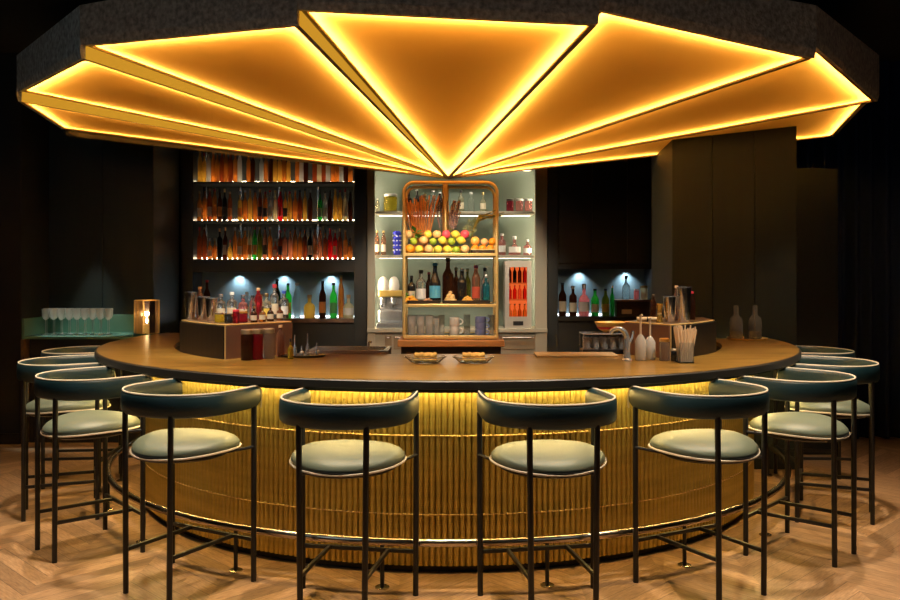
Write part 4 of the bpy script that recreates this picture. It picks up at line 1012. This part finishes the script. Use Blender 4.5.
for k in range(12):
    a0 = k * pi / 6; a1 = (k + 1) * pi / 6; bm = BM()
    p = [(lr * cos(a0), lr * sin(a0), .02), (lr * cos(a1), lr * sin(a1), .02), (lr * cos(a1), lr * sin(a1), lh), (lr * cos(a0), lr * sin(a0), lh)]
    quad(bm, *p); put('pane', bm, [glassm('pane clear', (1, .95, .85), .08, .95, 1.05), mat('pane gold', (.55, .38, .18), .35, trans=.3, metal=.2), mat('pane dark', (.03, .02, .03), .3)][(0, 1, 0, 2, 1, 0, 2, 1, 1, 0, 2, 1)[k]], ln, smooth=False)
bm = BM()
for k in range(12):
    a0 = k * pi / 6; tube(bm, [((lr + .002) * cos(a0), (lr + .002) * sin(a0), .02), ((lr + .002) * cos(a0), (lr + .002) * sin(a0), lh)], .0025, 5)
for z in (.02, lh): tube(bm, [((lr + .002) * cos(a), (lr + .002) * sin(a), z) for a in frange(0, 2 * pi, 12)[:-1]], .004, 6, True)
put('frame', bm, M_brasst, ln)
cn = thing('candle', 'small lit white candle inside the lantern on the side counter', 'candle', (ln.location.x, ln.location.y, SZ + .0225))
put('wax', lathe(BM(), [(0, 0), (.03, 0), (.03, .08), (0, .078)], 18), mat('wax', (.8, .7, .5), .5), cn)
put('flame', lathe(BM(), [(0, .085), (.009, .10), (.010, .115), (.004, .14), (0, .15)], 12), emis('flame', (1, .62, .22), 60), cn)

# ------------------------------------------------------------ curtain
bm = BM(); prev = None; i = 0; x = 3.0
while x < 6.15:
    y = 8.35 + .055 * sin(x * 42) + .02 * sin(x * 17.3)
    cur = [bm.verts.new((x, y, .01)), bm.verts.new((x, y + .01, 3.58))]
    if prev: bm.faces.new((prev[0], cur[0], cur[1], prev[1]))
    prev = cur; x += .012
cu = put('curtain', bm, M_curt, ang=80); md = cu.modifiers.new('thick', 'SOLIDIFY'); md.thickness = .006
tag(cu, 'dark midnight blue pleated curtain hanging behind the right stools', 'curtain')

# ------------------------------------------------------------ lights
def light(name, kind, loc, power, color, rot=None, **k):
    l = bpy.data.lights.new(name, kind); l.energy = power; l.color = color
    for a, v in k.items(): setattr(l, a, v)
    o = bpy.data.objects.new(name, l); col.objects.link(o); o.location = loc
    if rot: o.rotation_euler = rot
    o['kind'] = 'helper'
    return o
def aim(o, tgt): o.rotation_euler = (Vector(tgt) - o.location).to_track_quat('-Z', 'Y').to_euler(); return o
# downlights let into the ribs of the canopy, above the stools
for az in (-80, -58, -39, -19.5, 0, 19.5, 39, 58, 80):
    x, y = pol(2.86, az); o = light('downlight', 'SPOT', (x, y, 2.70 if abs(az) < 50 else 2.6), 165 if abs(az) < 70 else 45, (1, .80, .56), spot_size=R(88), spot_blend=.8, shadow_soft_size=.025)
    aim(o, (*pol(3.0, az), 0))
# niche pucks
for px in (232, 278, 327): light('niche_spot', 'SPOT', (xd(px), CD + .30, Z(272, CD) - .01), 11, (.80, .92, 1), (R(8), 0, 0), spot_size=R(110), spot_blend=1, shadow_soft_size=.012)
for px in (584, 632): light('niche_spot', 'SPOT', (xd(px), CD + .30, nzt - .01), 11, (.80, .92, 1), (R(8), 0, 0), spot_size=R(110), spot_blend=1, shadow_soft_size=.012)
# fill spots added to brighten the fruit stand and the front of the shelves
o = light('stand_fill', 'SPOT', (0, 6.4, 2.42), 90, (1, .84, .62), spot_size=R(60), spot_blend=.6, shadow_soft_size=.04); aim(o, (0, 7.6, 1.35))
o = light('cabinet_fill', 'SPOT', (.1, 8.5, 3.4), 120, (1, .88, .68), spot_size=R(62), spot_blend=.5, shadow_soft_size=.05); aim(o, (.1, 9.7, 1.4))
o = light('coupe_fill', 'SPOT', (-3.45, 8.38, 2.5), 110, (.9, 1, .92), spot_size=R(36), spot_blend=.5, shadow_soft_size=.02); aim(o, (-3.45, 8.40, SZ))  # added fill to brighten the coupes and the counter top
for sx in (-1, 1):
    o = light('drawer_fill', 'SPOT', (sx * 1.0, 6.9, 2.30), 90, (1, .82, .60), spot_size=R(50), spot_blend=.8, shadow_soft_size=.04); aim(o, (sx * .5, 9.6, .75))  # added pair of fills to brighten the drawers below the sage worktop
for sx, pw in ((-1, 120), (1, 75)):
    o = light('riser_fill', 'SPOT', (sx * 1.25, 5.2, 2.50), pw, (1, .86, .68), spot_size=R(48), spot_blend=.7, shadow_soft_size=.02); aim(o, (sx * 1.35, 5.72, 1.27))  # added fills to brighten the bottles and tins on the risers
o = light('bar_fill', 'SPOT', (0.12, 4.9, 2.58), 60, (1, .80, .50), spot_size=R(58), spot_blend=.9, shadow_soft_size=.02); aim(o, (.22, 5.3, 1.05))  # added fill to brighten the dishes and the middle of the bar top
light('candle_glow', 'POINT', (ln.location.x, ln.location.y, SZ + .2), 3.0, (1, .66, .30), shadow_soft_size=.02)
# added unseen fill for the dim cool light of the rest of the room
o = light('room_fill', 'AREA', (-3.2, 1.0, 3.3), 13, (.62, .85, 1), size=1.6); aim(o, (-1.5, 4.5, .8))
o = light('room_fill', 'AREA', (3.2, 1.0, 3.3), 7, (.75, .9, 1), size=1.6); aim(o, (1.5, 4.5, .8))

w = bpy.data.worlds.new('world'); bpy.context.scene.world = w; w.use_nodes = True
w.node_tree.nodes['Background'].inputs[0].default_value = (.02, .025, .03, 1); w.node_tree.nodes['Background'].inputs[1].default_value = .15
s = bpy.context.scene
s.view_settings.view_transform = 'Standard'; s.view_settings.look = 'None'; s.view_settings.gamma = 1; s.view_settings.exposure = 0
s.cycles.use_denoising = True; s.cycles.max_bounces = 16; s.cycles.caustics_reflective = False; s.cycles.sample_clamp_indirect = 4
s.cycles.transmission_bounces = 16
# unused source fruit all in use; nothing hidden
